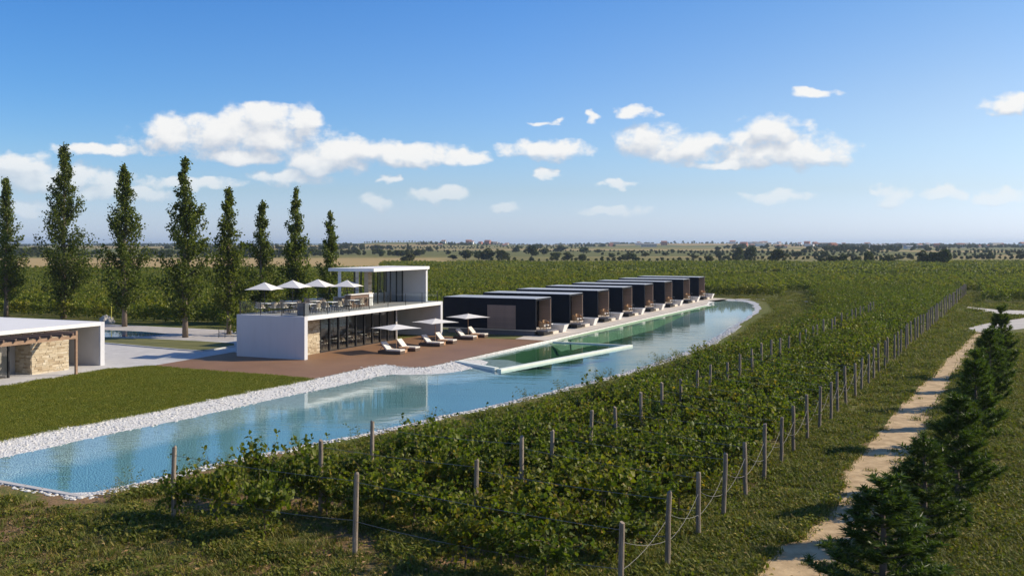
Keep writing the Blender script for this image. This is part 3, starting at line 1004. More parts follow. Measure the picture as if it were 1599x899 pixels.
balus(-6.05, 0.18, -0.22, 0.18, 3, res)
balus(-6.10, 0.3, -6.10, 20.4, 7, res)


# ------------------------------------------------------------------ furniture kit
def parasol(name, half, z_edge, z_top, pole_mat='teak'):
    t = empty(name, (0, 0, 0))
    mb = MB()
    N = 6                                                   # each side panel sags a little between the ribs
    corners = [Vector((half, half, 0)), Vector((-half, half, 0)), Vector((-half, -half, 0)), Vector((half, -half, 0))]
    for k in range(4):
        a, b = corners[k], corners[(k + 1) % 4]
        rows = []
        for i in range(N + 1):
            f = i / N
            row = []
            for j in range(N + 1):
                g = j / N
                p = (a * (1 - g) + b * g) * f
                sag = 0.10 * math.sin(math.pi * g) * f * f
                z = z_top - (z_top - z_edge) * (f ** 0.92) + sag * 0.35
                q = p * (1 - 0.035 * math.sin(math.pi * g) * f)
                row.append((q.x, q.y, z))
            rows.append(row)
        for (dz, flip) in ((0, False), (-0.012, True)):
            base = len(mb.v)
            for row in rows: mb.v += [(x, y, z + dz) for x, y, z in row]
            for i in range(N):
                for j in range(N):
                    q = (base + i * (N + 1) + j, base + (i + 1) * (N + 1) + j, base + (i + 1) * (N + 1) + j + 1, base + i * (N + 1) + j + 1)
                    mb.f.append(q[::-1] if flip else q)
    can = mb.build('canopy', M['canvas'], t, smooth=False)
    MB().tube([(0, 0, z_top - 0.02), (0, 0, z_top + 0.07)], [0.035, 0.012], 8).build('finial', M[pole_mat], can)
    MB().tube([(0, 0, 0), (0, 0, z_top - 0.02)], 0.028, 8).build('pole', M[pole_mat], t)
    for c in corners:
        MB().tube([(0, 0, z_top - 0.06), (c.x * 0.96, c.y * 0.96, z_edge - 0.0)], 0.012, 4).build('rib', M[pole_mat], t)
    MB().box(-0.28, 0.28, -0.28, 0.28, 0, 0.06, bev=0.01).build('base_plate', M['concrete'], t)
    return t


def lounger():
    t = empty('sun_lounger', (0, 0, 0))
    MB().box(-1.0, 1.0, -0.36, 0.36, 0.0, 0.24, bev=0.02).build('base', M['wickerdark'], t)
    MB().box(-0.25, 1.02, -0.37, 0.37, 0.24, 0.36, bev=0.035).build('mattress', M['cushion'], t)
    mb = MB().box(-0.8, 0.0, -0.37, 0.37, 0.0, 0.12, bev=0.035)
    mb.xform(Matrix.Translation((-0.24, 0, 0.25)) @ Matrix.Rotation(R(48), 4, 'Y'))
    bk = mb.build('backrest', M['cushion'], t)
    mb = MB().box(-0.78, -0.02, -0.35, 0.35, -0.05, -0.004)
    mb.xform(Matrix.Translation((-0.24, 0, 0.25)) @ Matrix.Rotation(R(48), 4, 'Y'))
    mb.build('back_board', M['wickerdark'], bk)
    for s in (-1, 1):
        MB().tube([(-0.6, 0.3 * s, 0.62), (-0.86, 0.3 * s, 0.24)], 0.018, 5).build('prop', M['wickerdark'], bk)
    return t


def side_table():
    t = empty('side_table', (0, 0, 0))
    MB().tube([(0, 0, 0.36), (0, 0, 0.41)], 0.42, 18).build('table_top', M['teak'], t)
    MB().box(-0.2, 0.2, -0.2, 0.2, 0, 0.36, bev=0.02).build('pedestal', M['teak'], t)
    return t


def dining_table(w=0.8, d=0.8):
    t = empty('dining_table', (0, 0, 0))
    MB().box(-w / 2, w / 2, -d / 2, d / 2, 0.71, 0.75, bev=0.008).build('table_top', M['white'], t)
    for sx_ in (-1, 1):
        for sy_ in (-1, 1):
            MB().tube([(sx_ * (w / 2 - 0.06), sy_ * (d / 2 - 0.06), 0), (sx_ * (w / 2 - 0.08), sy_ * (d / 2 - 0.08), 0.71)], 0.02, 5).build('leg', M['blackmetal'], t)
    return t


def dining_chair():
    t = empty('dining_chair', (0, 0, 0))                      # faces +y
    MB().box(-0.25, 0.25, -0.24, 0.24, 0.40, 0.47, bev=0.02).build('seat', M['cushion'], t)
    mb = MB()
    n = 8                                                   # curved woven back with arms
    for k in range(n):
        a0, a1 = math.pi + math.pi * k / n, math.pi + math.pi * (k + 1) / n
        p = [(0.31 * math.cos(a), 0.30 * math.sin(a) + 0.04) for a in (a0, a1)]
        h0 = 0.62 + 0.20 * math.sin(math.pi * k / n); h1 = 0.62 + 0.20 * math.sin(math.pi * (k + 1) / n)
        q = [(0.27 * math.cos(a), 0.26 * math.sin(a) + 0.04) for a in (a0, a1)]
        mb.add([(*p[0], 0.42), (*p[1], 0.42), (*p[1], h1), (*p[0], h0), (*q[0], 0.42), (*q[1], 0.42), (*q[1], h1), (*q[0], h0)],
               [(0, 1, 2, 3), (7, 6, 5, 4), (3, 2, 6, 7), (0, 4, 5, 1)])
    mb.build('backrest', M['chairweave'], t)
    for sx_ in (-1, 1):
        for sy_ in (-1, 1):
            MB().tube([(0.24 * sx_, 0.22 * sy_, 0), (0.21 * sx_, 0.19 * sy_, 0.41)], 0.016, 5).build('leg', M['blackmetal'], t)
    return t


class Kit:
    """first use takes the original, later ones take copies with all parts"""
    def __init__(s, root): s.root = root; s.used = False
    def put(s, loc, rz, label, cat, group=None, scale=None):
        o = copy_tree(s.root) if s.used else s.root
        s.used = True
        o.location = loc; o.rotation_euler = (0, 0, rz)
        if scale: o.scale = (scale,) * 3
        return tag(o, label, cat, group)


TABLE, CHAIR, LOUNGE, STABLE = Kit(dining_table()), Kit(dining_chair()), Kit(lounger()), Kit(side_table())
TPAR = Kit(parasol('terrace_parasol', 1.10, 1.82, 2.38, 'blackmetal'))
DPAR = Kit(parasol('deck_parasol', 1.42, 1.86, 2.18))
TZ = 3.19
for (v, u, zt, lab) in ((-4.8, 1.5, 2.36, 'cream square parasol nearest the white end wall of the roof terrace'), (-4.0, 3.9, 2.45, 'cream square parasol second from the left on the roof terrace'),
                        (-3.4, 6.4, 2.45, 'cream square parasol third from the left on the roof terrace'), (-2.5, 9.2, 2.30, 'cream square parasol beside the roof terrace bar')):
    x, y = W(v, u)
    TPAR.put((x, y, TZ), R(12) - TH, lab, 'parasol', 'parasols on the roof terrace', zt / 2.38)
spots = [(-1.5, 2.6, 'nearest the grey stand'), (-1.4, 5.3, 'in the middle of the lake-side row'), (-1.3, 8.2, 'closest to the bar counter'), (-3.6, 3.0, 'under the second terrace parasol'),
         (-3.3, 5.9, 'under the third terrace parasol'), (-4.9, 1.9, 'nearest the end wall balustrade'), (-5.0, 5.0, 'in the back row at its middle'), (-5.0, 8.2, 'in the back row near the bar shelves')]
for (v, u, where) in spots:
    x, y = W(v, u)
    TABLE.put((x, y, TZ), -TH, 'white terrace table ' + where, 'table', 'dining tables on the roof terrace')
    for (dv, du, side) in ((0, -0.72, 'near'), (0, 0.72, 'far'), (0.72, 0, 'lake'), (-0.72, 0, 'field')):
        cx, cy = W(v + dv, u + du)
        if v + dv > -0.4 or v + dv < -5.9: continue
        rz = -TH + math.atan2(-(-dv), -du) - math.pi / 2 + random.uniform(-0.15, 0.15)
        rz = -TH + math.atan2(-du, -dv) - math.pi / 2 + random.uniform(-0.2, 0.2)
        CHAIR.put((cx, cy, TZ), rz, 'woven chair %s side of table %s' % (side, where), 'chair', 'dining chairs on the roof terrace')
# bar counter and stand
bar = empty('bar_counter', (*W(-2.6, 11.2), TZ), -TH, 'white bar counter in front of the shelves on the roof terrace', 'bar counter')
MB().box(-0.34, 0.34, -1.75, 1.7, 1.02, 1.08, bev=0.01).build('counter_top', M['white'], bar)
MB().box(-0.28, 0.25, -1.7, 1.0, 0, 1.02).build('front_panel', M['beamdark'], bar)
MB().box(-0.30, 0.30, 1.05, 1.65, 0, 1.02, bev=0.01).build('end_block', M['white'], bar)
for i in range(4):
    x, y = W(-2.0, 9.9 + i * 0.72)
    s = empty('bar_stool', (x, y, TZ), -TH, '%s bar stool from the left along the white bar counter' % ORD[i], 'stool', 'stools along the bar')
    MB().tube([(0, 0, 0.70), (0, 0, 0.76)], 0.18, 12).build('seat', M['chairweave'], s)
    for k in range(4):
        a = math.pi / 4 + k * math.pi / 2
        MB().tube([(0.20 * math.cos(a), 0.20 * math.sin(a), 0), (0.13 * math.cos(a), 0.13 * math.sin(a), 0.70)], 0.014, 5).build('leg', M['blackmetal'], s)
stand = empty('planter_box', (*W(-0.75, 0.85), TZ), -TH, 'dark grey box planter on the near corner of the roof terrace', 'planter')
MB().box(-0.32, 0.32, -0.28, 0.28, 0, 0.92, bev=0.015).build('box', M['plinth'], stand)
MB().box(-0.27, 0.27, -0.23, 0.23, 0.92, 0.94).build('soil', M['vinebark'], stand)
# bottles on the bar shelves
bm_ = MB().tube([(0, 0, 0), (0, 0, 0.18), (0, 0, 0.23), (0, 0, 0.31)], [0.04, 0.04, 0.015, 0.015], 8).mesh('bottle', mat('bottle_glass', (0.10, 0.06, 0.03), 0.2, 0.3))
for i in range(12):
    x, y = W(-4.2, 10.85 + (i % 6) * 0.42)
    o = link('bottle', bm_); o.location = (x, y, 4.49 + (i // 6) * 0.5)
    tag(o, '%s bottle from the left on the %s bar shelf' % (ORD[i % 6], ('lower', 'upper')[i // 6]), 'bottle', 'bottles on the bar shelves')
# dining room seen through the glass
for i in range(5):
    for j in range(2):
        x, y = W(-3.0 - j * 1.7, 5.6 + i * 2.1)
        wh = '%s from the stone wall, %s row' % (ORD[i], ('front', 'rear')[j])
        TABLE.put((x, y, 0.06), -TH, 'dining table behind the glass, ' + wh, 'table', 'dining tables behind the glass')
        for du in (-0.7, 0.7):
            cx, cy = W(-3.0 - j * 1.7, 5.6 + i * 2.1 + du)
            CHAIR.put((cx, cy, 0.06), -TH + (0 if du < 0 else math.pi), 'chair %s of the %s-row table behind the glass %s from the stone wall' % ('left' if du < 0 else 'right', ('front', 'rear')[j], ORD[i]), 'chair', 'chairs behind the glass')
# sun deck: three parasols, each between two loungers
for i, u in enumerate((7.3, 13.6, 19.7)):
    pl = ('nearest parasol', 'middle parasol', 'farthest parasol')[i]
    x, y = W(3.35, u)
    DPAR.put((x, y, 0.03), R(45) - R(4), ('cream square parasol on the deck in front of the glazed wall', 'cream square parasol between the two others on the deck', 'cream square parasol on the deck closest to the first black cabin')[i], 'parasol', 'parasols on the deck')
    x, y = W(3.6, u - 1.15); LOUNGE.put((x, y, 0.03), -TH, 'cream sun lounger on the near side of the %s on the deck' % pl, 'sun lounger', 'sun loungers on the deck')
    x, y = W(3.6, u + 1.15); LOUNGE.put((x, y, 0.03), -TH, 'cream sun lounger on the far side of the %s on the deck' % pl, 'sun lounger', 'sun loungers on the deck')
    x, y = W(4.0, u + 0.05); STABLE.put((x, y, 0.03), -TH, 'round wooden table at the foot of the %s on the deck' % pl, 'table', 'side tables on the deck')

# ------------------------------------------------------------------ cabins
CW, CL, CF, CT = 3.85, 9.6, 0.55, 3.40        # width along u, length along v, floor and roof heights


def plank_mesh(x0, x1, y0, y1, h, name='plank'):
    return MB().box(x0, x1, y0, y1, 0, h, bev=0.006).mesh(name, M['timber'])


PL_SIDE = plank_mesh(0, 2.75, -0.035, 0, 0.172)
PL_FRONT = plank_mesh(0, 0.035, 0, 2.35, 0.172)
PL_FRONT2 = plank_mesh(0, 1.15, -0.035, 0, 0.172)


def cabin():
    t = empty('cabin', (0, 0, 0))                  # origin at the near front corner; -x runs back, +y along the row
    B = lambda name, m, *b: MB().box(*b).build(name, M[m], t)
    B('side_wall', 'black', -CL, 0, 0, 0.16, CF, CT - 0.16)
    B('side_wall', 'black', -CL, 0, CW - 0.16, CW, CF, CT - 0.16)
    B('back_wall', 'black', -CL, -CL + 0.16, 0.16, CW - 0.16, CF, CT - 0.16)
    B('roof', 'black', -CL, 0, 0, CW, CT - 0.16, CT)
    B('roof_membrane', 'roofgrey', -CL + 0.06, -0.05, 0.05, CW - 0.05, CT, CT + 0.03)
    B('plinth', 'plinth', -CL + 0.5, -0.2, 0.12, CW - 0.12, 0.0, CF - 0.10)
    B('floor', 'sandpave', -CL, 0.0, 0, CW, CF - 0.10, CF - 0.002)
    # front screen of boards set back under the roof, with a tall dark window slot
    scr = MB().box(-1.20, 0.0, CW - 0.19, CW - 0.162, CF, CT - 0.17).build('timber_lining', M['beam'], t)
    scl = MB().box(-1.30, -1.20, 0.16, 2.62, CF, CT - 0.16).build('front_wall', M['black'], t)
    MB().box(-1.27, -1.23, 2.64, CW - 0.20, CF + 0.02, CT - 0.18).build('glazed_door', M['glass'], t)
    B('interior_wall', 'interior', -3.2, -3.1, 0.16, CW - 0.16, CF, CT - 0.16)
    n = 15
    for k in range(n):
        o = link('plank', PL_FRONT, None, scl); o.location = (-1.196, 0.22, CF + 0.02 + k * 0.177)
        o = link('plank', PL_FRONT2, None, scr); o.location = (-1.16, CW - 0.194, CF + 0.02 + k * 0.177)
    # thin railing and cantilevered step at the front
    rl = MB().tube([(0.95, 0.25, CF), (0.95, 0.25, CF + 0.85), (0.95, 1.45, CF + 0.85)], 0.018, 5)
    rl.tube([(0.95, 1.45, CF), (0.95, 1.45, CF + 0.85)], 0.018, 5)
    rl.tube([(-0.1, 0.2, CF + 0.85), (0.95, 0.25, CF + 0.85)], 0.018, 5)
    B('porch_slab', 'plinth', 0.002, 1.15, 0.1, 2.3, CF - 0.12, CF)
    B('porch_pedestal', 'blackmetal', 0.05, 0.65, 0.35, 1.9, 0.03, CF - 0.12)
    rl.build('railing', M['blackmetal'], t)
    B('step', 'sandpave', 0.002, 0.75, 2.42, CW - 0.05, 0.03, 0.28)
    return t


def wicker_chair():
    t = empty('wicker_chair', (0, 0, 0))
    mb = MB()
    n = 10
    for k in range(n):
        a0, a1 = math.pi * 0.9 + math.pi * 1.2 * k / n, math.pi * 0.9 + math.pi * 1.2 * (k + 1) / n
        hh = lambda kk: 0.55 + 0.28 * max(0, math.sin(math.pi * kk / n))
        r0, r1 = 0.34, 0.29
        mb.add([(r0 * math.cos(a), r0 * math.sin(a), z) for a, z in ((a0, 0.2), (a1, 0.2), (a1, hh(k + 1)), (a0, hh(k)))] + [(r1 * math.cos(a), r1 * math.sin(a), z) for a, z in ((a0, 0.2), (a1, 0.2), (a1, hh(k + 1)), (a0, hh(k)))],
               [(0, 1, 2, 3), (7, 6, 5, 4), (3, 2, 6, 7)])
    mb.build('backrest', M['wicker'], t)
    MB().tube([(0, 0, 0.32), (0, 0, 0.42)], 0.29, 12).build('seat', M['cushion'], t)
    for k in range(4):
        a = math.pi / 4 + k * math.pi / 2
        MB().tube([(0.26 * math.cos(a), 0.26 * math.sin(a), 0), (0.22 * math.cos(a), 0.22 * math.sin(a), 0.34)], 0.018, 5).build('leg', M['wicker'], t)
    return t


def tub():
    t = empty('outdoor_tub', (0, 0, 0))
    a, b, h = (0.62, 0.42), (0.88, 0.60), 0.72
    ring = lambda s, z, k=1.0: [(s[0] * k * (1 if i in (1, 2) else -1), s[1] * k * (1 if i in (2, 3) else -1), z) for i in range(4)]
    mb = MB().add(ring(a, 0.0) + ring(b, h) + ring(b, h, 0.90) + ring(a, 0.12, 0.85),
                  [(3, 2, 1, 0)] + [(i, (i + 1) % 4, 4 + (i + 1) % 4, 4 + i) for i in range(4)] + [(4 + i, 4 + (i + 1) % 4, 8 + (i + 1) % 4, 8 + i) for i in range(4)]
                  + [(8 + i, 8 + (i + 1) % 4, 12 + (i + 1) % 4, 12 + i) for i in range(4)] + [(12, 13, 14, 15)])
    mb.build('shell', M['white'], t)
    MB().tube([(-0.78, 0.0, h - 0.02), (-0.78, 0.0, h + 0.28), (-0.55, 0.0, h + 0.30)], 0.018, 6).build('tap', M['blackmetal'], t)
    return t


CAB = Kit(cabin()); WCH = Kit(wicker_chair()); TUB = Kit(tub())
cab_u = (23.9, 32.6, 41.0, 49.6, 58.5, 67.7, 77.4, 86.7)
for i, u in enumerate(cab_u):
    x, y = W(8.15, u)
    o = CAB.put((x, y, 0), -TH, '%s black flat-roofed cabin from the restaurant along the lake' % ORD[i] if i < 7 else 'farthest black flat-roofed cabin at the end of the lake row', 'cabin', 'black cabins along the lake')
    nm = ORD[i] + ' cabin from the restaurant'
    x, y = W(8.15 + 0.35, u + 0.75); WCH.put((x, y, CF + 0.002), -TH - R(60), 'wicker chair on the near side of the porch of the ' + nm, 'chair', 'wicker chairs on the cabin porches')
    x, y = W(8.15 + 0.30, u + 1.75); WCH.put((x, y, CF + 0.002), -TH - R(120), 'wicker chair on the far side of the porch of the ' + nm, 'chair', 'wicker chairs on the cabin porches')
    x, y = W(8.15 + 0.25, u + 4.95); TUB.put((x, y, 0.035), -TH, 'white flared tub on the paving beside the ' + nm, 'tub', 'tubs beside the cabins')

# boarded shutter on the first cabin's wall that faces the restaurant
sp = MB().box(-4.90, -2.0, -0.05, -0.003, CF + 0.03, CF + 2.22).build('shutter_frame', M['timber'], CAB.root)
for k in range(12):
    pk = link('plank', PL_SIDE, None, sp)
    pk.location = (-4.82, -0.052, CF + 0.07 + k * 0.176)

# ------------------------------------------------------------------ pavilion on the left
D0 = (-28.4, 68.3)
pav = empty('pavilion', (D0[0], D0[1], 0), -TH, 'low white flat-roofed pavilion with stone wall and timber pergola at the left edge', 'building')
PB = lambda name, m, *b: MB().box(*b).build(name, M[m], pav)
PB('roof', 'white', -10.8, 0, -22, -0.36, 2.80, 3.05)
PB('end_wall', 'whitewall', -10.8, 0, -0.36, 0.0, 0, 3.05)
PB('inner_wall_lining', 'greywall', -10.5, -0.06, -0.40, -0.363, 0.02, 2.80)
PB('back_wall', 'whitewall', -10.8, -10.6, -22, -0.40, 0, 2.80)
sw = PB('stone_wall', 'interior', -4.5, -0.30, -5.70, -2.80, 0, 2.80)
o = shift(stones(-5.70, -2.80, 0.02, 2.79, 'y', 0.06, 0.12, 11), dx=-0.30).build('ledge_stones', M['stone'], sw); tag(o, kind='stuff')
mb = stones(-1.75, -0.30, 0.02, 2.79, 'x', 0.06, 0.12, 12)
mb.v = [(x, -5.70 - y, z) for x, y, z in mb.v]; mb.f = [f[::-1] for f in mb.f]
tag(mb.build('ledge_stones', M['stone'], sw), kind='stuff')
PB('niche_wall', 'interior', -1.9, -1.76, -7.3, -5.70, 0, 2.80)
for i in range(5):
    y1 = -7.3 - i * 1.5
    PB('door_frame', 'blackmetal', -0.42, -0.28, y1 - 0.10, y1, 0.02, 2.5)
    PB('window_pane', 'glass', -0.36, -0.345, y1 - 1.5, y1 - 0.10, 0.02, 2.5)
PB('floor', 'interfloor', -10.6, -0.5, -22, -7.3, 0.0, 0.05)
PB('porch_floor', 'concrete', -10.5, 2.6, -22, 0.6, 0.0, 0.032)
fa = PB('fascia_beam', 'beam', 2.22, 2.36, -22, -4.55, 2.36, 2.58)
PB('pergola_post', 'beam', 2.22, 2.36, -4.55, -4.40, 0.0, 2.86)
for i in range(16):
    y = -4.9 - i * 0.84
    MB().box(-0.02, 2.52, y - 0.05, y + 0.05, 2.582, 2.76).build('pergola_beam', M['beamdark'], pav)
PB('end_beam', 'beam', 0.0, 2.22, -4.55, -4.42, 2.58, 2.80)

# ------------------------------------------------------------------ small things round the pool
def rock(name, loc, s, seed, label):
    bm = bmesh.new()
    bmesh.ops.create_icosphere(bm, subdivisions=3, radius=1.0)
    for v in bm.verts:
        n = mnoise.noise(v.co * 1.3 + Vector((seed, 0, 0))) * 0.35 + mnoise.noise(v.co * 3.1 + Vector((0, seed, 0))) * 0.15
        v.co = Vector((v.co.x * s[0], v.co.y * s[1], max(v.co.z, -0.35) * s[2])) * (1 + n)
    me_ = bpy.data.meshes.new(name); bm.to_mesh(me_); bm.free()
    me_.materials.append(M['rock'])
    o_ = link(name, me_); o_.location = loc
    return tag(o_, label, 'rock', 'rocks by the hedge')
M['rock'] = mat('pale_limestone', (0.42, 0.39, 0.34), 0.9, 0.2, 2.0, 0.6, 8)
x, y = P(166, 504); rock('boulder', (x, y, 0.25), (0.75, 0.5, 0.55), 1, 'larger pale boulder at the hedge behind the pavilion')
x, y = P(172, 505); rock('boulder', (x, y, 0.15), (0.45, 0.4, 0.4), 5, 'smaller pale boulder at the hedge beside the yellow stake')
x, y = P(174, 505)
tag(MB().tube([(x, y, 0), (x + 0.05, y, 2.3)], 0.05, 6).build('marker_stake', mat('yellow_stake', (0.55, 0.50, 0.08), 0.6)), 'thin yellow stake standing by the boulders at the hedge', 'stake')
hr = empty('handrail', (*P(347, 527.5), 0), -TH, 'black metal hoop handrail on the paving beside the restaurant', 'handrail')
MB().tube([(-0.35, 0, 0), (-0.35, 0, 0.95), (0.35, 0, 0.95), (0.35, 0, 0)], 0.03, 6).build('hoop', M['blackmetal'], hr)
MB().tube([(-0.35, 0, 0.5), (0.35, 0, 0.5)], 0.02, 6).build('mid_rail', M['blackmetal'], hr)

# parked car glimpsed between the restaurant and the first cabin
car = empty('parked_car', (*P(693, 494.5), 0), R(8), 'dark blue parked car glimpsed between restaurant and first cabin', 'car')
M['carpaint'] = mat('dark_blue_paint', (0.012, 0.025, 0.09), 0.25, 0.05)
M['tyre'] = mat('tyre_rubber', (0.02, 0.02, 0.02), 0.9)
prof = [(-2.1, 0.35), (-2.15, 0.75), (-1.95, 0.98), (-1.05, 1.02), (-0.55, 1.46), (0.75, 1.50), (1.35, 1.08), (2.05, 0.95), (2.15, 0.6), (2.1, 0.35)]
np_ = len(prof)
mb = MB().add([(x_, -0.86 + (0.12 if z_ > 1.1 else 0), z_) for x_, z_ in prof] + [(x_, 0.86 - (0.12 if z_ > 1.1 else 0), z_) for x_, z_ in prof],
              [tuple(range(np_)), tuple(range(2 * np_ - 1, np_ - 1, -1))] + [(i, np_ + i, np_ + (i + 1) % np_, (i + 1) % np_) for i in range(np_)])
mb.build('body', M['carpaint'], car)
for s in (-1, 1):
    MB().add([(-0.85, 0.872 * s, 1.08), (0.95, 0.872 * s, 1.08), (0.68, 0.76 * s, 1.42), (-0.5, 0.76 * s, 1.40)], [(0, 1, 2, 3)]).build('side_window', M['glass'], car)
    for xx in (-1.3, 1.35):
        w_ = MB().tube([(xx, 0.70 * s, 0.33), (xx, 0.90 * s, 0.33)], 0.33, 16).build('tyre', M['tyre'], car)
        MB().tube([(xx, 0.885 * s, 0.33), (xx, 0.91 * s, 0.33)], 0.2, 12).build('rim', M['wire'], w_)

# ================================================================== PLANTS
def leaf_mesh(name, C, size, m, aspect=0.8, up=0.35, fold=0.25, dirs=None):
    """leaves as folded diamonds: C centres (n,3), size (n,), random facing biased upwards"""
    n = len(C)
    d = rng.normal(size=(n, 3)) if dirs is None else dirs + rng.normal(size=(n, 3)) * 0.45
    d /= np.linalg.norm(d, axis=1, keepdims=True) + 1e-9                       # leaf axis
    nrm = rng.normal(size=(n, 3)); nrm[:, 2] += up * 2.5
    nrm -= (nrm * d).sum(1, keepdims=True) * d
    nrm /= np.linalg.norm(nrm, axis=1, keepdims=True) + 1e-9
    s = np.cross(d, nrm)
    L = size[:, None]; Wd = L * aspect * 0.5
    a = C - d * L * 0.5; t = C + d * L * 0.5
    mid = C - d * L * 0.08 - nrm * L * fold * 0.3
    l = mid + s * Wd + nrm * L * fold; r = mid - s * Wd + nrm * L * fold
    V = np.stack([a, l, t, r], 1).reshape(-1, 3)
    b = np.arange(n)[:, None] * 4
    F = np.concatenate([b + np.array([[0, 2, 1]]), b + np.array([[0, 3, 2]])], 0)
    return mesh_np(name, V, F, [m])


def strand(p0, d, L, n, droop=0.0, wig=0.05, rs=random):
    """a cane or twig as points"""
    p = Vector(p0); d = Vector(d).normalized()
    pts = [p.copy()]
    for i in range(n):
        d = (d + Vector((rs.gauss(0, wig), rs.gauss(0, wig), rs.gauss(0, wig) - droop))).normalized()
        p = p + d * (L / n)
        pts.append(p.copy())
    return pts


# ------------------------------------------------------------------ grapevines
def vine_meshes(seed, wide=0.62, canes=30, tall=1.0, leafn=17):
    rs = random.Random(seed)
    tr = MB()
    lean = rs.uniform(-0.08, 0.08)
    tr.tube([(0, 0, 0), (lean, 0.03, 0.3), (lean * 0.4, -0.03, 0.62)], [0.035, 0.028, 0.03], 6)
    for s in (-1, 1):
        tr.tube([(lean * 0.4, -0.03, 0.6), (0.25 * s, 0, 0.72), (wide * 0.9 * s, 0, 0.78)], [0.024, 0.018, 0.012], 5)
    C, S = [], []
    for k in range(canes):
        x = rs.uniform(-wide, wide)
        d = (rs.gauss(0, 0.35), rs.gauss(0, 0.55), rs.uniform(0.2, 1.0))
        L = rs.uniform(0.6, 1.25) * tall
        pts = strand((x, rs.gauss(0, 0.08), 0.72 + rs.uniform(-0.12, 0.15)), d, L, 9, droop=rs.uniform(0.0, 0.14), wig=0.12, rs=rs)
        if k % 3 == 0: tr.tube([p[:] for p in pts[::3]], 0.007, 3, cap=False)
        for i in range(leafn):
            t = rs.random() ** 0.85 * 8.99
            a = pts[int(t)].lerp(pts[int(t) + 1], t % 1)
            C.append((a.x + rs.gauss(0, 0.06), a.y + rs.gauss(0, 0.07), max(0.08, a.z + rs.gauss(0, 0.05))))
            S.append(rs.uniform(0.11, 0.21) * (1.1 if t < 5 else 0.8))
    for k in range(70):                                                        # low shoots round the stem
        C.append((rs.gauss(0, wide * 0.6), rs.gauss(0, 0.22), rs.uniform(0.12, 0.75))); S.append(rs.uniform(0.08, 0.16))
    return tr.mesh('vine_stem', M['vinebark']), leaf_mesh('vine_leaves', np.array(C), np.array(S), M['leaf_vine'], 0.95, 0.5)


VINES = [vine_meshes(100 + i, 0.66, 34, 1.0 + 0.12 * (i % 3)) for i in range(6)]

PH = R(27.5)
RA = (math.sin(PH), math.cos(PH))         # along the row ends
RR = (math.cos(PH), -math.sin(PH))        # along a row, towards the path
A0 = (2.85, 23.25)
RSP = 2.67
VB = [(-11.8, 29.0), (-10.8, 31.9), (-8.8, 33.2), (-6.3, 35.4), (-2.1, 40.6), (2.3, 47.0), (7.4, 55.6), (13.4, 68.0), (20.0, 78.0), (27.5, 95.0), (36.0, 114.0), (44.0, 142.0), (52, 169)]


def left_limit(y):
    if y <= VB[0][1]: return VB[0][0]
    for (a, b) in zip(VB, VB[1:]):
        if a[1] <= y <= b[1]:
            return a[0] + (b[0] - a[0]) * (y - a[1]) / (b[1] - a[1])
    return VB[-1][0]


vine_spots = []                           # (x, y, row, index)
NROW = 59
row_len = {}
for k in range(NROW):
    ax, ay = A0[0] + RA[0] * RSP * k, A0[1] + RA[1] * RSP * k
    t = 1.5 if k > 0 else 2.4
    j = 0
    while t < 75:
        x, y = ax - RR[0] * t, ay - RR[1] * t
        if x < left_limit(y): break
        if not (k == 0 and 5.0 < t < 10.5):
            j += 1
            vine_spots.append((x + random.gauss(0, 0.08), y + random.gauss(0, 0.10), k, j))
        t += random.uniform(0.98, 1.2) if x > -6.5 or k > 2 else random.uniform(1.5, 1.8)
    row_len[k] = t
vine_spots.sort(key=lambda p: math.hypot(p[0], p[1]) * (1.0 if abs(p[0] / p[1]) < 0.53 else 5))
near_vines, rest_vines = vine_spots[:300], vine_spots[300:]
for i, (x, y, k, j) in enumerate(near_vines):
    lone = x < -6.5 and k < 3
    sm, lm = VINES[random.randrange(6)]
    e_ = empty('grapevine', (x, y, 0), -PH + random.choice((0, math.pi)) + random.gauss(0, 0.12),
               'leafy green grapevine, %s from the path in the %s vine row from the front' % (ORD[j - 1], ORD[k]), 'grapevine', 'grapevines in the near rows')
    s_ = random.uniform(0.84, 1.16)
    e_.scale = (s_ * random.uniform(0.95, 1.1) * (0.82 if lone else 1), s_ * (0.85 if lone else 1), s_ * random.uniform(0.92, 1.1) * (1.12 if lone else (0.78 if x < left_limit(y) + 2.2 else 1)))
    link('stem', sm, None, e_); link('foliage', lm, None, e_)


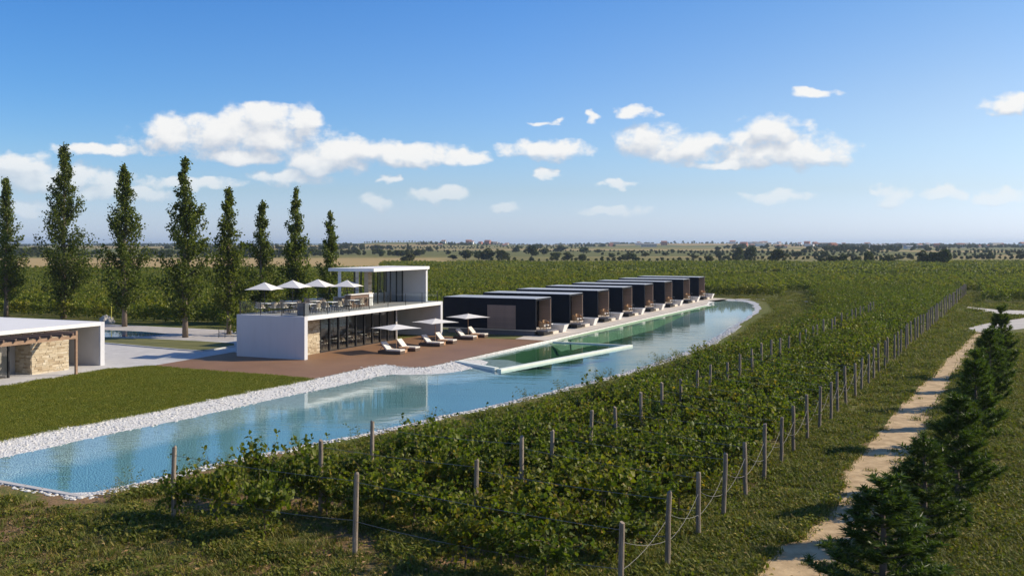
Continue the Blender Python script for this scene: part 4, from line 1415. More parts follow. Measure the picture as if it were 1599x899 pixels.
# ---- masses of plants: points that carry instances
def mass(name, spots, meshes, label, cat):
    """spots (x, y, z, rot, scale); one object, one instance of a random mesh at each spot"""
    n = len(spots)
    A = np.array(spots, dtype=np.float32)
    me_ = bpy.data.meshes.new(name)
    me_.vertices.add(n); me_.vertices.foreach_set('co', A[:, :3].ravel())
    for nm_, typ, arr in (('rot', 'FLOAT', A[:, 3]), ('scl', 'FLOAT', A[:, 4]), ('idx', 'INT', rng.integers(0, len(meshes), n).astype(np.int32))):
        at = me_.attributes.new(nm_, typ, 'POINT'); at.data.foreach_set('value', np.ascontiguousarray(arr))
    ob = link(name, me_)
    tree = bpy.data.node_groups.new(name + '_points', 'GeometryNodeTree')
    tree.interface.new_socket('Geometry', in_out='INPUT', socket_type='NodeSocketGeometry')
    tree.interface.new_socket('Geometry', in_out='OUTPUT', socket_type='NodeSocketGeometry')
    t = NT(tree)
    gi, go = t.n('NodeGroupInput'), t.n('NodeGroupOutput')
    inst = t.n('GeometryNodeInstanceOnPoints')
    jn = t.n('GeometryNodeJoinGeometry')
    for m_ in meshes:
        so = bpy.data.objects.new(m_.name + '_source', m_)
        oi = t.n('GeometryNodeObjectInfo'); oi.inputs['Object'].default_value = so; oi.inputs['As Instance'].default_value = True
        t.l(oi.outputs['Geometry'], jn.inputs[0])
    t.l(gi.outputs[0], inst.inputs['Points']); t.l(jn.outputs[0], inst.inputs['Instance'])
    inst.inputs['Pick Instance'].default_value = True
    def attr(nm_, typ):
        a = t.n('GeometryNodeInputNamedAttribute', data_type=typ); a.inputs[0].default_value = nm_; return a.outputs[0]
    t.l(attr('idx', 'INT'), inst.inputs['Instance Index'])
    cx = t.n('ShaderNodeCombineXYZ'); t.l(attr('rot', 'FLOAT'), cx.inputs[2])
    t.l(cx.outputs[0], inst.inputs['Rotation'])
    t.l(attr('scl', 'FLOAT'), inst.inputs['Scale'])
    t.l(inst.outputs[0], go.inputs[0])
    md = ob.modifiers.new('points', 'NODES'); md.node_group = tree
    return tag(ob, label, cat, None, 'stuff')


mass('vineyard_rows', [(x, y, 0, -PH + random.choice((0, math.pi)), random.uniform(0.82, 1.14)) for x, y, k, j in rest_vines], [v[1] for v in VINES],
     'green vine rows running on behind the near rows to the road', 'vineyard')


def hedge_chunk(seed, L, n, size, m, h=1.75, w=0.5, z0=0.25):
    r = np.random.default_rng(seed)
    C = np.stack([r.uniform(-L / 2, L / 2, n), r.normal(0, w * 0.55, n), z0 + (h - z0) * r.beta(1.6, 1.3, n)], 1)
    C[:, 2] += 0.22 * np.sin(C[:, 0] * 4.1 + seed) * (C[:, 2] / h)
    return leaf_mesh('hedge_chunk', C, r.uniform(0.6, 1.25, n) * size, m, 0.9, 0.7)


CH_MID = [hedge_chunk(i, 2.5, 330, 0.26, M['leaf_field']) for i in range(4)]
CH_FAR = [hedge_chunk(10 + i, 5.2, 260, 0.50, M['leaf_field']) for i in range(3)]
field_mid, field_far = [], []
FR = R(14.0)
fd, fn = (math.cos(FR), -math.sin(FR)), (math.sin(FR), math.cos(FR))
lane = [P(1098, 441.5), P(1150, 438.6), P(1202, 432.4), P(1264, 424.4)]


def in_field(x, y):
    if y < 90 or abs(x / y) > 0.62: return False
    v, u = toVU(x, y)
    if y > (278 if x / y < -0.13 else 372 + 0.05 * x) + 14 * mnoise.noise((x / 38.0, y / 60.0, 8.0)) - (12 if mnoise.noise((x / 11.0, y / 30.0, 2.0)) > 0.25 else 0): return False
    if x < -26 and y < 97.5 + (-26 - x) * 0.52: return False
    if v > -5.2 and u < 96.5: return False
    if -26 <= x and v > -12 and u < 24: return False
    if x > left_limit(min(y, 168)) - 5.5 and y < 168 and u < 250 and x < A0[0] + 0.525 * (y - A0[1]) + 3: return False
    if y < 166 and x > A0[0] + 0.52 * (y - A0[1]):
        if y < 139 + (x - 65) * -0.0: return False
    if min(segdist(x, y, a, b) for a, b in zip(lane, lane[1:])) < 3.5: return False
    return True


s = -40.0
while s < 620:
    base = (fn[0] * s, fn[1] * s)
    far_row = s > 230
    step = 5.0 if far_row else 2.4
    L = 360
    t = -L
    ph = random.uniform(0, step)
    while t < L:
        x, y = base[0] + fd[0] * (t + ph), base[1] + fd[1] * (t + ph)
        t += step
        if not in_field(x, y): continue
        if random.random() < 0.02: continue
        (field_far if far_row else field_mid).append((x, y, 0, -FR + random.choice((0, math.pi)) + random.gauss(0, 0.02), random.uniform(0.85, 1.15)))
    s += 2.7 if not far_row else 3.2
mass('field_vineyard', field_mid, CH_MID, 'broad green vineyard filling the plain behind the restaurant and cabins', 'vineyard')
mass('far_vineyard', field_far, CH_FAR, 'distant strip of vineyard below the tan fields', 'vineyard')

# ------------------------------------------------------------------ trellis: posts and wires, row by row
PM = []
for i in range(4):
    mb = MB()
    rs = random.Random(i)
    h = 1.85
    mb.tube([(rs.uniform(-0.01, 0.01), rs.uniform(-0.01, 0.01), z) for z in (0, 0.6, 1.2, h - 0.015)] + [(0, 0, h)], [0.074, 0.072, 0.070, 0.068, 0.058], 10)
    PM.append(mb.mesh('post', M['post']))


def sagwire(mb, a, b, sag, r=0.008):
    a, b = Vector(a), Vector(b)
    mb.tube([(a.lerp(b, i / 6) - Vector((0, 0, sag * 4 * (i / 6) * (1 - i / 6))))[:] for i in range(7)], r, 4, cap=False)


row_end = {}
for k in range(NROW):
    ax, ay = A0[0] + RA[0] * RSP * k, A0[1] + RA[1] * RSP * k
    if k == 0: ax -= 0.3
    row_end[k] = (ax, ay)
    tre = empty('vine_trellis', (ax, ay, 0), 0, 'weathered wooden posts and slack wires carrying the %s vine row from the front' % ORD[k], 'trellis', 'trellises of the vine rows')
    posts = [0.0]
    t = 5.7 if k else 7.6
    while t < row_len[k] - (2.6 if k > 2 else 0.4) and k < 34:
        posts.append(t); t += 5.6 if k else 6.9
    tops = []
    for n_, t in enumerate(posts):
        o = link('post', PM[random.randrange(4)], None, tre)
        ox, oy = -RR[0] * t + random.gauss(0, 0.06), -RR[1] * t + random.gauss(0, 0.06)
        o.location = (ox, oy, -0.02)
        sc_ = random.uniform(0.95, 1.08) * (1.26 if n_ else 1.04)
        o.scale = (1, 1, sc_)
        o.rotation_euler = (random.gauss(0, 0.018), random.gauss(0, 0.018), random.uniform(0, 6.28))
        tops.append((ox, oy, 1.85 * sc_))
    if k < 14:
        for (a, b) in zip(tops, tops[1:]):
            for hgt, sg in ((0.90, 0.05), (0.42, 0.10)):
                mb = MB(); sagwire(mb, (a[0], a[1], a[2] * hgt), (b[0], b[1], b[2] * hgt * random.uniform(0.94, 1.0)), sg * random.uniform(0.6, 1.6), 0.0065)
                mb.build('wire', M['wire'], tre)
fw = empty('boundary_wire', (*row_end[0], 0), 0, 'slack strands of wire strung between the row-end posts along the path', 'wire fence')
for k in range(16):
    a, b = row_end[k], row_end[k + 1]
    o0 = row_end[0]
    for (z0, z1, sg) in ((1.45, 0.75, 0.12), (0.72, 1.35, 0.16)):
        mb = MB(); sagwire(mb, (a[0] - o0[0], a[1] - o0[1], z0), (b[0] - o0[0], b[1] - o0[1], z1), sg, 0.0055)
        mb.build('strand', M['wire'], fw)

# ------------------------------------------------------------------ tall columnar trees behind the pool
def column_tree(name, base, H, wmax, z_crown, seed, label, fork=False):
    rs = random.Random(seed)
    t = empty(name, (*base, 0), 0, label, 'tree', 'tall columnar trees behind the restaurant')
    bend = [(rs.uniform(-0.12, 0.12), rs.uniform(-0.12, 0.12)) for _ in range(5)]
    trunk = [(0, 0, 0), (bend[0][0] * .3, bend[0][1] * .3, H * 0.12), (bend[1][0], bend[1][1], H * 0.35), (bend[2][0], bend[2][1], H * 0.65), (0, 0, H * 0.95)]
    r0 = 0.012 * H + 0.03
    MB().tube(trunk, [r0 * 1.25, r0, r0 * 0.75, r0 * 0.42, 0.015], 9).build('trunk', M['bark'], t, smooth=True)
    lim = MB()
    C, S, Dr = [], [], []
    nb = int(10.0 * (H - z_crown))
    def axis(z):
        f = z / H * 4.2
        i = min(3, int(z / H / 0.25)) if False else None
        for a, b in zip(trunk, trunk[1:]):
            if a[2] <= z <= b[2]:
                g = (z - a[2]) / (b[2] - a[2]); return (a[0] + (b[0] - a[0]) * g, a[1] + (b[1] - a[1]) * g)
        return (0, 0)
    for k in range(nb):
        f = rs.random() ** 0.9                                       # 0 bottom of crown, 1 top
        z = z_crown + (H * 0.985 - z_crown) * f
        prof = (min(1.0, f / 0.16) ** 0.6) * (1 - max(0, (f - 0.15) / 0.85)) ** 0.95
        L = wmax * 0.5 * (0.10 + 0.98 * prof) * rs.choice((0.4, 0.6, 0.8, 0.95, 1.05, 1.25)) * 1.22
        an = rs.uniform(0, 2 * math.pi)
        upw = rs.uniform(0.45, 0.95) + 0.55 * f
        ax_ = axis(z)
        pts = strand((ax_[0], ax_[1], max(z_crown * 0.75, z - L * upw * 0.55)), (math.cos(an), math.sin(an), upw), L * math.hypot(1, upw) * 0.9, 7, droop=-0.05, wig=0.07, rs=rs)
        lim.tube([p[:] for p in pts[::2]], [0.02 + 0.012 * L, 0.014 + 0.008 * L, 0.01, 0.006][:len(pts[::2])], 4, cap=False)
        nl = int(16 + 40 * L)
        for i in range(nl):
            u_ = (0.18 + 0.82 * rs.random() ** 0.75) * 6.99
            a = pts[int(u_)].lerp(pts[int(u_) + 1], u_ % 1)
            sp = 0.10 + 0.05 * L
            C.append((a.x + rs.gauss(0, sp), a.y + rs.gauss(0, sp), a.z + rs.gauss(0, sp * 1.2)))
            S.append(rs.uniform(0.16, 0.32))
    for i in range(90):                                               # leader shoots
        z = H * rs.uniform(0.90, 1.0); q = 0.02 + 0.9 * (1.0 - z / H); C.append((rs.gauss(0, q), rs.gauss(0, q), z)); S.append(rs.uniform(0.14, 0.24))
    lim.build('limbs', M['bark'], t)
    link('crown', leaf_mesh('crown', np.array(C), np.array(S), M['leaf_poplar'], 0.75, 0.35), None, t)
    return t


TREES = [(10, 496, 278, 50, 470, 'tall columnar tree cut by the left edge of the picture'), (100, 497, 222, 66, 472, 'tallest columnar tree, behind the pavilion roof'),
         (195, 510, 255, 64, 486, 'columnar tree with a side fork beside the swimming pool'), (290, 527, 244, 66, 494, 'tall columnar tree standing in the paving in front of the others'),
         (358, 522, 292, 58, 488, 'columnar tree at the left end of the restaurant'), (410, 505, 312, 46, 486, 'smaller columnar tree behind the leftmost terrace parasol'),
         (463, 502, 292, 48, 486, 'columnar tree behind the middle of the roof terrace'), (516, 494, 328, 38, 480, 'rightmost and thinnest columnar tree next to the upper storey roof')]
for i, (px, by, ty, wpx, cy, lab) in enumerate(TREES):
    b = P(px, by); sc_ = b[1] / FPX
    column_tree('columnar_tree', b, (by - ty) * sc_, wpx * sc_ * 1.12, (by - cy) * sc_ * 0.9, 40 + i, lab)


# ------------------------------------------------------------------ young pines along the track
def pine_meshes(seed, H):
    rs = random.Random(seed)
    tr = MB()
    tr.tube([(0, 0, 0), (rs.uniform(-.04, .04), rs.uniform(-.04, .04), H * 0.5), (0, 0, H * 0.97)], [0.055, 0.035, 0.01], 7)
    V, F = [], []
    def tuft(p, d, L, n):
        d = d.normalized()
        a = Vector((0, 0, 1)) if abs(d.z) < 0.9 else Vector((1, 0, 0))
        x = d.cross(a).normalized(); y = d.cross(x)
        for i in range(n):
            s_ = rs.uniform(-0.16, 0.02)
            an = rs.uniform(0, 6.283)
            o = (x * math.cos(an) + y * math.sin(an))
            w = (d * rs.uniform(0.35, 1.0) + o * rs.uniform(0.5, 0.9)).normalized()
            q = p + d * s_
            side = w.cross(Vector((rs.gauss(0, 1), rs.gauss(0, 1), rs.gauss(0, 1)))).normalized() * 0.015
            l_ = L * rs.uniform(0.7, 1.1)
            b = len(V)
            V.extend([(q + side)[:], (q - side)[:], (q + w * l_)[:]])
            F.append((b, b + 1, b + 2))
    z = H * 0.10
    while z < H * 0.96:
        f = z / H
        nb = 6 if f < 0.8 else 4
        R0 = (0.29 * H) * (1 - f) ** 0.7 + 0.10
        for k in range(nb):
            an = 2 * math.pi * k / nb + rs.uniform(-0.5, 0.5)
            L = R0 * rs.uniform(0.65, 1.1)
            pts = strand((0, 0, z + rs.uniform(-0.08, 0.08)), (math.cos(an), math.sin(an), 0.25 + 0.6 * f), L, 6, droop=-0.10, wig=0.08, rs=rs)
            tr.tube([p[:] for p in pts[::2]], [0.014, 0.011, 0.008, 0.006][:len(pts[::2])], 4, cap=False)
            nt = max(3, int(L / 0.105))
            for j in range(nt):
                u_ = (0.2 + 0.8 * (j + 1) / nt) * 5.99
                p = pts[int(u_)].lerp(pts[min(6, int(u_) + 1)], u_ % 1)
                dd = (pts[min(6, int(u_) + 1)] - pts[int(u_)]).normalized()
                if j < nt - 1:
                    sd = dd.cross(Vector((0, 0, 1))).normalized() * (1 if j % 2 else -1)
                    tip = p + (dd * 0.6 + sd * rs.uniform(0.5, 1.0) + Vector((0, 0, rs.uniform(0.2, 0.6)))) * rs.uniform(0.10, 0.22)
                    tuft(tip, (tip - p) + Vector((0, 0, 0.05)), 0.15, 34)
                    if rs.random() < 0.5: tuft(p, dd, 0.11, 20)
                else:
                    tuft(p, dd + Vector((0, 0, 0.5)), 0.15, 44)
        z += 0.26 + 0.05 * rs.random()
    for k in range(4): tuft(Vector((0, 0, H * (0.93 + 0.03 * k))), Vector((0, 0, 1)), 0.14, 30)
    return tr.mesh('pine_trunk', M['bark']), mesh_np('pine_needles', np.array(V), np.array(F), [M['leaf_pine']])


PINES = [pine_meshes(300 + i, 3.3) for i in range(4)]
PSP = [(8.7, 23.0, 2.9, 'bushy young pine nearest the camera at the bottom edge'), (11.6, 27.6, 3.1, 'second young pine from the camera beside the sandy track'),
       (14.3, 31.4, 3.55, 'tall young pine third from the camera beside the sandy track'), (15.7, 33.8, 2.9, 'shorter young pine tucked behind the third pine from the camera'),
       (19.2, 40.6, 3.9, 'fifth young pine from the camera beside the sandy track'), (21.6, 45.2, 3.2, 'shorter young pine, sixth from the camera along the track'),
       (24.6, 50.5, 4.0, 'seventh young pine from the camera beside the sandy track'), (27.8, 56.4, 3.5, 'young pine second from the far end of the pine row'),
       (30.9, 62.0, 4.3, 'farthest young pine, standing against the pale road')]
for i, (x, y, h, lab) in enumerate(PSP):
    tm, nm_ = PINES[i % 4]
    e_ = empty('young_pine', (x, y, 0), random.uniform(0, 6.28), lab, 'pine tree', 'young pines along the track')
    wd = h / 3.3
    fat = (2.2, 1.6, 1.4)[i] if i < 3 else 1.25
    e_.scale = (wd * fat * random.uniform(0.95, 1.12), wd * fat * random.uniform(0.95, 1.12), wd)
    link('trunk', tm, None, e_); link('crown', nm_, None, e_)


# ------------------------------------------------------------------ trees scattered over the far fields
def round_tree(seed, n=1500, size=0.55):
    r = np.random.default_rng(seed)
    C = []
    for k in range(11):
        a = r.uniform(0, 6.28); rr = r.uniform(0, 1.55)
        c = np.array([rr * math.cos(a), rr * math.sin(a), r.uniform(1.5, 4.2) - rr * 0.5])
        s_ = r.uniform(0.7, 1.35)
        g = r.normal(size=(n // 11, 3)); g /= np.linalg.norm(g, axis=1, keepdims=True)
        C.append(c + g * s_ * r.uniform(0.6, 1.05, size=(n // 11, 1)) * np.array([1.15, 1.15, 0.85]))
    C = np.concatenate(C); C[:, 2] = np.maximum(C[:, 2], 0.3)
    me_ = leaf_mesh('far_crown', C, r.uniform(0.6, 1.3, len(C)) * size, M['leaf_far'], 0.9, 0.5)
    tr = MB().tube([(0, 0, 0), (0.05, 0, 1.0), (0, 0.05, 2.6)], [0.22, 0.16, 0.08], 6)
    for k in range(4):
        a = k * 1.57 + r.uniform(0, 1)
        tr.tube([(0, 0, 1.2), (math.cos(a) * 0.9, math.sin(a) * 0.9, 2.6)], [0.09, 0.04], 5)
    return tr.mesh('far_trunk', M['bark']), me_


RT = [round_tree(500 + i) for i in range(5)]
# pixel x, pixel y of the foot, height in pixels, width in pixels
FT = [(640, 408, 12, 22), (623, 400, 9, 14), (656, 400, 9, 12), (728, 405.5, 16, 17), (748, 406, 14, 16), (763, 406, 16, 18), (785, 406, 15, 20), (831, 402.5, 17, 19), (850, 398, 11, 13),
      (868, 406, 12, 16), (887, 406, 11, 16), (911, 407.5, 10, 15), (981, 407, 11, 16), (956, 403, 8, 9), (912, 396, 10, 14), (876, 393.5, 9, 17), (807, 394, 9, 11), (708, 405.5, 7, 12), (934, 395, 6, 9),
      (1108, 411, 12, 13), (1155, 406.5, 18, 19), (1171, 406, 20, 21), (1215, 412, 21, 24), (1283, 412.5, 11, 11), (1300, 413.5, 14, 17), (1317, 413.5, 15, 18), (1337, 413, 12, 15), (1359, 414.5, 20, 18),
      (1386, 415, 17, 18), (1372, 414.5, 8, 9), (1442, 416.5, 22, 19), (1460, 417, 22, 18), (1473, 417, 25, 22), (1511, 418, 8, 11), (1489, 418, 6, 12), (1122, 399.5, 7, 14), (1247, 401, 8, 20), (1273, 402, 7, 11),
      (1590, 420, 8, 22), (1568, 419, 5, 12), (700, 397, 6, 9), (670, 393, 7, 11), (1008, 401, 6, 12), (1040, 399, 5, 12), (1085, 404, 6, 14), (1405, 404, 5, 16), (1330, 401, 5, 14), (1530, 403, 5, 18),
      (30, 399, 12, 30), (58, 399, 14, 26), (130, 400, 9, 22), (232, 399, 11, 26), (150, 399, 8, 20), (262, 398, 8, 18), (330, 399, 9, 20), (385, 398, 9, 22), (438, 398, 8, 18), (490, 397, 8, 18), (545, 397, 8, 20), (590, 396, 8, 16)]
order = sorted(range(len(FT)), key=lambda i: FT[i][0])
rank = {i: r_ for r_, i in enumerate(order)}
for i, (px, fy, hp, wp) in enumerate(FT):
    x, y = P(px, fy)
    if y > 420:
        for _ in range(6):
            zt = terrain(x, y); x, y = P(px, fy, zt)
    zt = terrain(x, y)
    tm, cm = RT[i % 5]
    sc_ = y / FPX
    size_w = 'large' if hp > 18 else ('mid-sized' if hp > 10 else 'small')
    e_ = empty('field_tree', (x, y, zt), random.uniform(0, 6.28), '%s dark round tree out in the fields, %s of these trees from the left' % (size_w, ORD[rank[i]] if rank[i] < len(ORD) else 'last'), 'tree', 'trees scattered over the far fields')
    e_.scale = (wp * sc_ / 3.8, wp * sc_ / 3.8, hp * sc_ / 4.2)
    link('trunk', tm, None, e_); link('crown', cm, None, e_)

# hedgerows and woods toward the horizon
wood = []
for k in range(18):                      # continuous field hedges
    y0 = 470 + 2300 * (k / 18.0) ** 1.4
    x0 = random.uniform(-0.62, 0.5) * y0
    ln = random.uniform(120, 420) * (0.6 + y0 / 1300)
    slope = random.uniform(-0.10, 0.10)
    hs_ = random.uniform(0.28, 0.55) * (0.8 + y0 / 3000)
    stp = 2.6 * (0.8 + y0 / 1500)
    for j in range(int(ln / stp)):
        if mnoise.noise((k * 3.1, j * 0.07, 0)) < -0.30: continue
        x = x0 + j * stp + random.gauss(0, 0.6); y = y0 + slope * j * stp + 6 * mnoise.noise((k, j * 0.05, 0)) + random.gauss(0, 0.8)
        wood.append((x, y, terrain(x, y), random.uniform(0, 6.28), hs_ * random.uniform(0.7, 1.25) * (1.8 if random.random() < 0.04 else 1)))
for k in range(24):                      # copses
    y0 = random.uniform(620, 2600); x0 = random.uniform(-0.6, 0.6) * y0
    rx, ry = random.uniform(15, 90) * (0.5 + y0 / 1800), random.uniform(8, 25)
    for j in range(int(8 + rx * 0.55)):
        x = x0 + random.gauss(0, rx * 0.5); y = y0 + random.gauss(0, ry)
        wood.append((x, y, terrain(x, y), random.uniform(0, 6.28), random.uniform(0.6, 1.25)))
for _ in range(1700):                    # the wooded skyline
    y = random.uniform(2300, 4200); x = random.uniform(-0.6, 0.6) * y
    if mnoise.noise((x / 420.0, y / 150.0, 2.0)) < -0.05: continue
    wood.append((x, y, terrain(x, y), random.uniform(0, 6.28), random.uniform(0.9, 1.6)))
for _ in range(260):                     # belt of scrub behind the left stubble field
    x = random.uniform(-420, -60); y = random.uniform(590, 700)
    if mnoise.noise((x / 60.0, y / 60.0, 5.0)) < -0.1: continue
    wood.append((x, y, terrain(x, y), random.uniform(0, 6.28), random.uniform(0.6, 1.1)))
mass('far_woods', wood, [m_[1] for m_ in RT], 'dark hedgerows and woods fading toward the horizon', 'woods')

# ------------------------------------------------------------------ the little town on the right horizon
def house_mesh(w, d, h, rh):
    wall = MB().box(-w / 2, w / 2, -d / 2, d / 2, -1, h)
    roof = MB().add([(-w / 2 - .3, -d / 2 - .3, h), (w / 2 + .3, -d / 2 - .3, h), (w / 2 + .3, d / 2 + .3, h), (-w / 2 - .3, d / 2 + .3, h), (-w / 2 - .3, 0, h + rh), (w / 2 + .3, 0, h + rh)],
                    [(0, 1, 5, 4), (2, 3, 4, 5), (1, 2, 5), (3, 0, 4), (3, 2, 1, 0)])
    win = MB()
    for i in range(int(w // 3)):
        xx = -w / 2 + 1.5 + i * 3
        for zz in ((1.0,) if h < 5 else (1.0, 4.0)): win.box(xx - 0.5, xx + 0.5, -d / 2 - 0.05, -d / 2 + 0.02, zz, zz + 1.3)
    return wall, roof, win


M['hw'] = mat('house_white', (0.72, 0.70, 0.66), 0.85, 0.1); M['hc'] = mat('house_cream', (0.55, 0.48, 0.38), 0.85, 0.12); M['hr'] = mat('house_red', (0.42, 0.16, 0.10), 0.85, 0.15)
M['rr'] = mat('clay_roof', (0.32, 0.13, 0.075), 0.9, 0.25); M['rg'] = mat('grey_roof', (0.30, 0.29, 0.28), 0.9, 0.2); M['hwin'] = mat('dark_window', (0.03, 0.035, 0.04), 0.3)
HK = []
for (w, d, h, rh, wm, rm) in ((10, 8, 5.5, 2.2, 'hw', 'rr'), (14, 9, 6.5, 2.4, 'hw', 'rr'), (9, 8, 3.4, 1.8, 'hc', 'rr'), (20, 11, 5.0, 1.4, 'hw', 'rg'), (12, 9, 7.0, 2.2, 'hr', 'rr'), (28, 12, 5.5, 1.2, 'hc', 'rg')):
    a, b, c = house_mesh(w, d, h, rh)
    HK.append((a.mesh('house_wall', M[wm]), b.mesh('house_roof', M[rm]), c.mesh('house_window', M['hwin']), wm))
hs = [(random.uniform(1140, 1599), random.uniform(386.5, 391.5)) for _ in range(54)] + [(random.uniform(680, 800), random.uniform(387.5, 391)) for _ in range(12)] + [(random.uniform(940, 1060), random.uniform(387, 390)) for _ in range(6)]
hs.sort()
hn = {}
for i, (px, py) in enumerate(hs):
    y = 2700 - 260 * (py - 386) + random.uniform(-100, 100); x = (px - 800) / FPX * y
    wl, rf, wn, wm = HK[random.randrange(6)]
    grp_ = 'houses of the distant town on the right' if px > 1100 else 'white houses on the low hill'
    word = {'hw': 'white', 'hc': 'cream', 'hr': 'red-brown'}[wm]
    hk = (word, px > 1100); hn[hk] = hn.get(hk, 0) + 1
    e_ = empty('house', (x, y, terrain(x, y)), random.uniform(-0.5, 0.5), ('tiny %s house, %s of its colour from the left in the distant right-hand town' if px > 1100 else 'tiny %s house, %s of its colour from the left among mid-horizon trees') % (word, ORD[hn[hk] - 1]), 'house', 'distant %s houses, %s' % (word, 'town' if px > 1100 else 'hill'))
    e_.scale = (random.uniform(0.6, 0.95),) * 3
    link('wall', wl, None, e_); link('roof', rf, None, e_); link('window', wn, None, e_)

# ------------------------------------------------------------------ grass, weeds, leaves, pebbles
def tuft_mesh(seed, n, h, spread, m, wid=0.012, lean=0.5):
    r = np.random.default_rng(seed)
    p = np.stack([r.normal(0, spread, n), r.normal(0, spread, n), np.zeros(n)], 1)
    a = r.uniform(0, 6.28, n); L = r.uniform(0.5, 1.1, n) * h
    d = np.stack([np.cos(a) * lean * r.uniform(0.2, 1.3, n), np.sin(a) * lean * r.uniform(0.2, 1.3, n), np.ones(n)], 1)
    d /= np.linalg.norm(d, axis=1, keepdims=True)
    sd = np.stack([-np.sin(a), np.cos(a), np.zeros(n)], 1) * wid
    mid = p + d * L[:, None] * 0.55; tip = p + d * L[:, None] + np.stack([np.cos(a), np.sin(a), -0.6 * np.ones(n)], 1) * (L * 0.22)[:, None]
    V = np.stack([p - sd, p + sd, mid + sd * 0.8, mid - sd * 0.8, tip], 1).reshape(-1, 3)
    b = np.arange(n)[:, None] * 5
    F = np.concatenate([b + np.array([[0, 1, 2]]), b + np.array([[0, 2, 3]]), b + np.array([[3, 2, 4]])], 0)
    return mesh_np('tuft', V, F, [m])


def weed_mesh(seed, n, rad, h):
    r = np.random.default_rng(seed)
    C = np.stack([r.normal(0, rad, n), r.normal(0, rad, n), r.uniform(0.02, h, n)], 1)
    return leaf_mesh('weed', C, r.uniform(0.06, 0.13, n), M['grass'], 0.7, 1.2)


TUFTS = [tuft_mesh(i, 46, 0.17 + 0.05 * (i % 3), 0.13, M['grass'], 0.010, 0.7) for i in range(4)] + [weed_mesh(20 + i, 40, 0.15, 0.15) for i in range(2)]
LAWNT = [tuft_mesh(60 + i, 60, 0.085, 0.2, M['lawnblade'], 0.011, 0.8) for i in range(3)]


def rim_ok(x, y, d=0.25):
    if inpoly(x, y, RIM): return False
    return True


meadow, dry_spots = [], []
near_box = [(-24, 22.0, 36, 62)]
cnt = 0
while len(meadow) < 36000 and cnt < 400000:
    cnt += 1
    y = 21.5 * math.exp(random.random() * 1.65)                          # denser near by
    x = random.uniform(-0.56, 0.58) * y
    if inpoly(x, y, RIM): continue
    if inpoly(x, y, TRACK) and random.random() > 0.008: continue
    if y > 30 and x < left_limit(y) + 1 and min(segdist(x, y, a, b) for a, b in SEG[:len(bank_right)]) < 1.2: continue
    if x < -13 and y < 42 and min(segdist(x, y, a, b) for a, b in (SEG[0], SEG[-1])) < 1.3: continue
    lim_ = left_limit(y)
    axl = A0[0] + (y - A0[1]) * RA[0] / RA[1]
    if x < lim_ - 12 and y > 36: continue
    inv = (x - A0[0]) * RA[0] + (y - A0[1]) * RA[1] > 0 and lim_ < x < axl
    if inv and random.random() > 0.55: continue
    if inpoly(x, y, lawn) or inpoly(x, y, deck) or (y > 90 and any(inpoly(x, y + dy_, r_) for r_ in ROADS for dy_ in (0, 2, 4))): continue
    nz_ = mnoise.noise((x * 0.42, y * 0.42, 3.3)) + 0.5 * mnoise.noise((x * 1.3, y * 1.3, 1.3))
    rough_ = x < 1 and y < 34
    if nz_ < (0.20 if rough_ else 0.0) and random.random() > (0.10 if rough_ else 0.3):
        if rough_ and random.random() < 0.22: dry_spots.append((x, y, 0, random.uniform(0, 6.28), random.uniform(0.4, 0.9)))
        continue
    meadow.append((x, y, 0, random.uniform(0, 6.28), random.uniform(0.55, 1.25) * (1.0 if nz_ < 0.35 else 1.25)))
n_far = 0
while n_far < 5000:                      # coarser growth out to the road
    y = random.uniform(60, 172); x = random.uniform(-0.1, 0.58) * y
    v_, u_ = toVU(x, y)
    if v_ < 11.8 and u_ < 97: continue
    if inpoly(x, y, RIM) or min(segdist(x, y, a, b) for a, b in SEG[:len(bank_right)]) < 1.4: continue
    axl = A0[0] + (y - A0[1]) * RA[0] / RA[1]
    if left_limit(y) < x < axl and y < 140: continue
    if inpoly(x, y, TRACK) or in_field(x, y): continue
    if any(inpoly(x, y - dy_, r_) for r_ in ROADS for dy_ in (0, -1.5, -3.5)) or any(inpoly(x, y + 2.5, r_) for r_ in ROADS): continue
    n_far += 1
    meadow.append((x, y, 0, random.uniform(0, 6.28), random.uniform(1.0, 2.0)))
mass('dry_grass', dry_spots, [tuft_mesh(80 + i, 40, 0.10, 0.16, M['drygrass'], 0.010, 1.3) for i in range(3)], 'dry brown grass on the bare patches at the bottom left', 'grass')
mass('meadow_grass', meadow, TUFTS, 'rough meadow grass and weeds round the vineyard', 'grass')
lw = []
while len(lw) < 9000:
    x = random.uniform(-40, -10); y = random.uniform(38, 68)
    if mnoise.noise((x * 0.25, y * 0.7, 6.0)) + 0.5 * mnoise.noise((x * 1.1, y * 2.2, 1.0)) < -0.05 and random.random() < 0.6: continue
    if inpoly(x, y, lawn) and x > -0.56 * y: lw.append((x, y, 0.02, random.uniform(0, 6.28), random.uniform(0.7, 1.4)))
mass('lawn_grass', lw, LAWNT, 'short green lawn grass between pavilion and lake', 'grass')
C = np.zeros((1, 3)); 
DRY = [leaf_mesh('dry_leaf', np.array([[0, 0, 0.05]]), np.array([0.095]), M['dryleaf'], 0.8, 3.0, 0.15, np.array([[1.0, 0.0, 0.0]])) for _ in range(4)]
dl = []
while len(dl) < 1500:
    y = 22 + 14 * random.random() ** 1.6; x = random.uniform(-0.56, 0.5) * y
    if inpoly(x, y, RIM) or mnoise.noise((x * 0.3, y * 0.3, 9.0)) < -0.1: continue
    dl.append((x, y, 0.03, random.uniform(0, 6.28), random.uniform(0.5, 1.5)))
mass('fallen_leaves', dl, DRY, 'pale dry leaves scattered over the rough foreground grass', 'leaves')


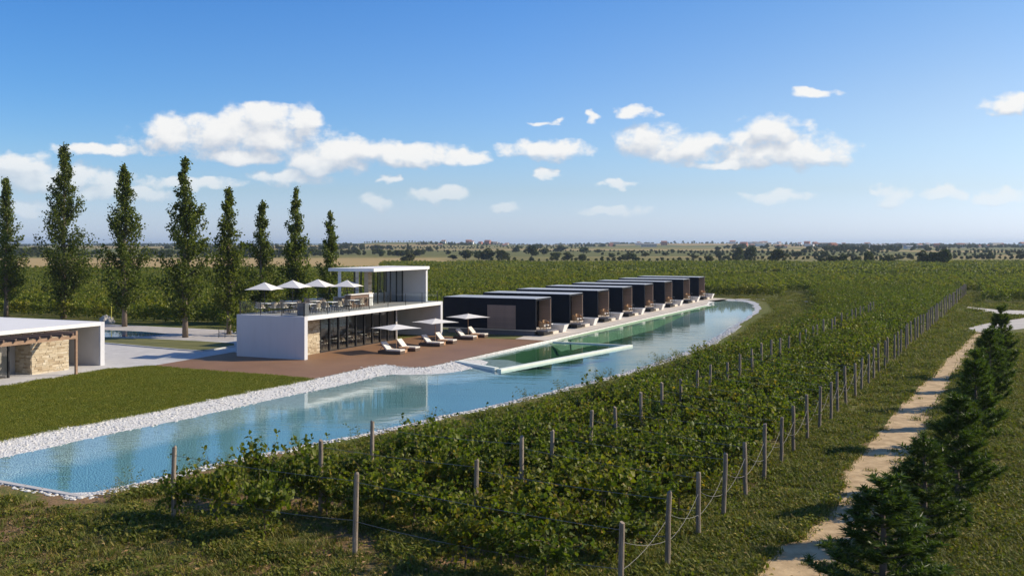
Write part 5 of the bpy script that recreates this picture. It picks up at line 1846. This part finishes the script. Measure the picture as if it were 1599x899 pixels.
def pebble(seed):
    bm = bmesh.new(); bmesh.ops.create_icosphere(bm, subdivisions=1, radius=0.055 if seed else 0.075)
    for v in bm.verts: v.co = Vector((v.co.x * 1.2, v.co.y, v.co.z * 0.55)) * (1 + 0.3 * mnoise.noise(v.co * 20 + Vector((seed, 0, 0))))
    me_ = bpy.data.meshes.new('pebble'); bm.to_mesh(me_); bm.free(); me_.materials.append(M['pebble']); return me_
M['pebble'] = mat('white_pebble', (0.60, 0.58, 0.535), 0.85, 0.18, 3.0)
mass('shore_pebbles', pebble_spots, [pebble(i) for i in range(4)], 'white pebbles lining the shores of the lake', 'pebbles')

# thin sprays of weed on the vineyard bank of the lake
spr = []
for (a, b) in zip(bank_right, bank_right[1:]):
    if a[1] > 80: break
    for _ in range(2):
        t = random.random(); x, y = a[0] + (b[0] - a[0]) * t + random.uniform(0.1, 1.2), a[1] + (b[1] - a[1]) * t - random.uniform(0.0, 0.6)
        if inpoly(x, y, RIM) or mnoise.noise((x * 0.4, y * 0.4, 2.0)) < -0.05: continue
        spr.append((x, y, 0, random.uniform(0, 6.28), random.uniform(0.5, 1.0)))


def spray(seed):
    rs = random.Random(seed); C, S = [], []
    for k in range(7):
        pts = strand((0, 0, 0), (rs.gauss(0, 0.35), rs.gauss(0, 0.35), 1), rs.uniform(0.6, 1.2), 6, 0.03, 0.1, rs)
        for p in pts[1:]:
            for _ in range(4): C.append((p.x + rs.gauss(0, 0.05), p.y + rs.gauss(0, 0.05), p.z + rs.gauss(0, 0.03))); S.append(rs.uniform(0.05, 0.10))
    return leaf_mesh('spray', np.array(C), np.array(S), M['grass'], 0.5, 0.3)


mass('bank_weeds', spr, [spray(i) for i in range(3)], 'tall thin weeds along the vineyard bank of the lake', 'weeds')

# ------------------------------------------------------------------ air
hz = MB().box(-13500, 13500, -300, 11500, -16, 36).build('haze', None or M['white'])
hz.data.materials.clear()
hm, ht, hout = newmat('haze_air')
pv = ht.n('ShaderNodeVolumePrincipled')
pv.inputs['Color'].default_value = (0.66, 0.82, 1.0, 1)
pv.inputs['Density'].default_value = 0.00011
pv.inputs['Anisotropy'].default_value = 0.2
ht.l(pv.outputs[0], hout.inputs['Volume'])
hz.data.materials.append(hm)
hz.visible_shadow = True
tag(hz, kind='stuff')
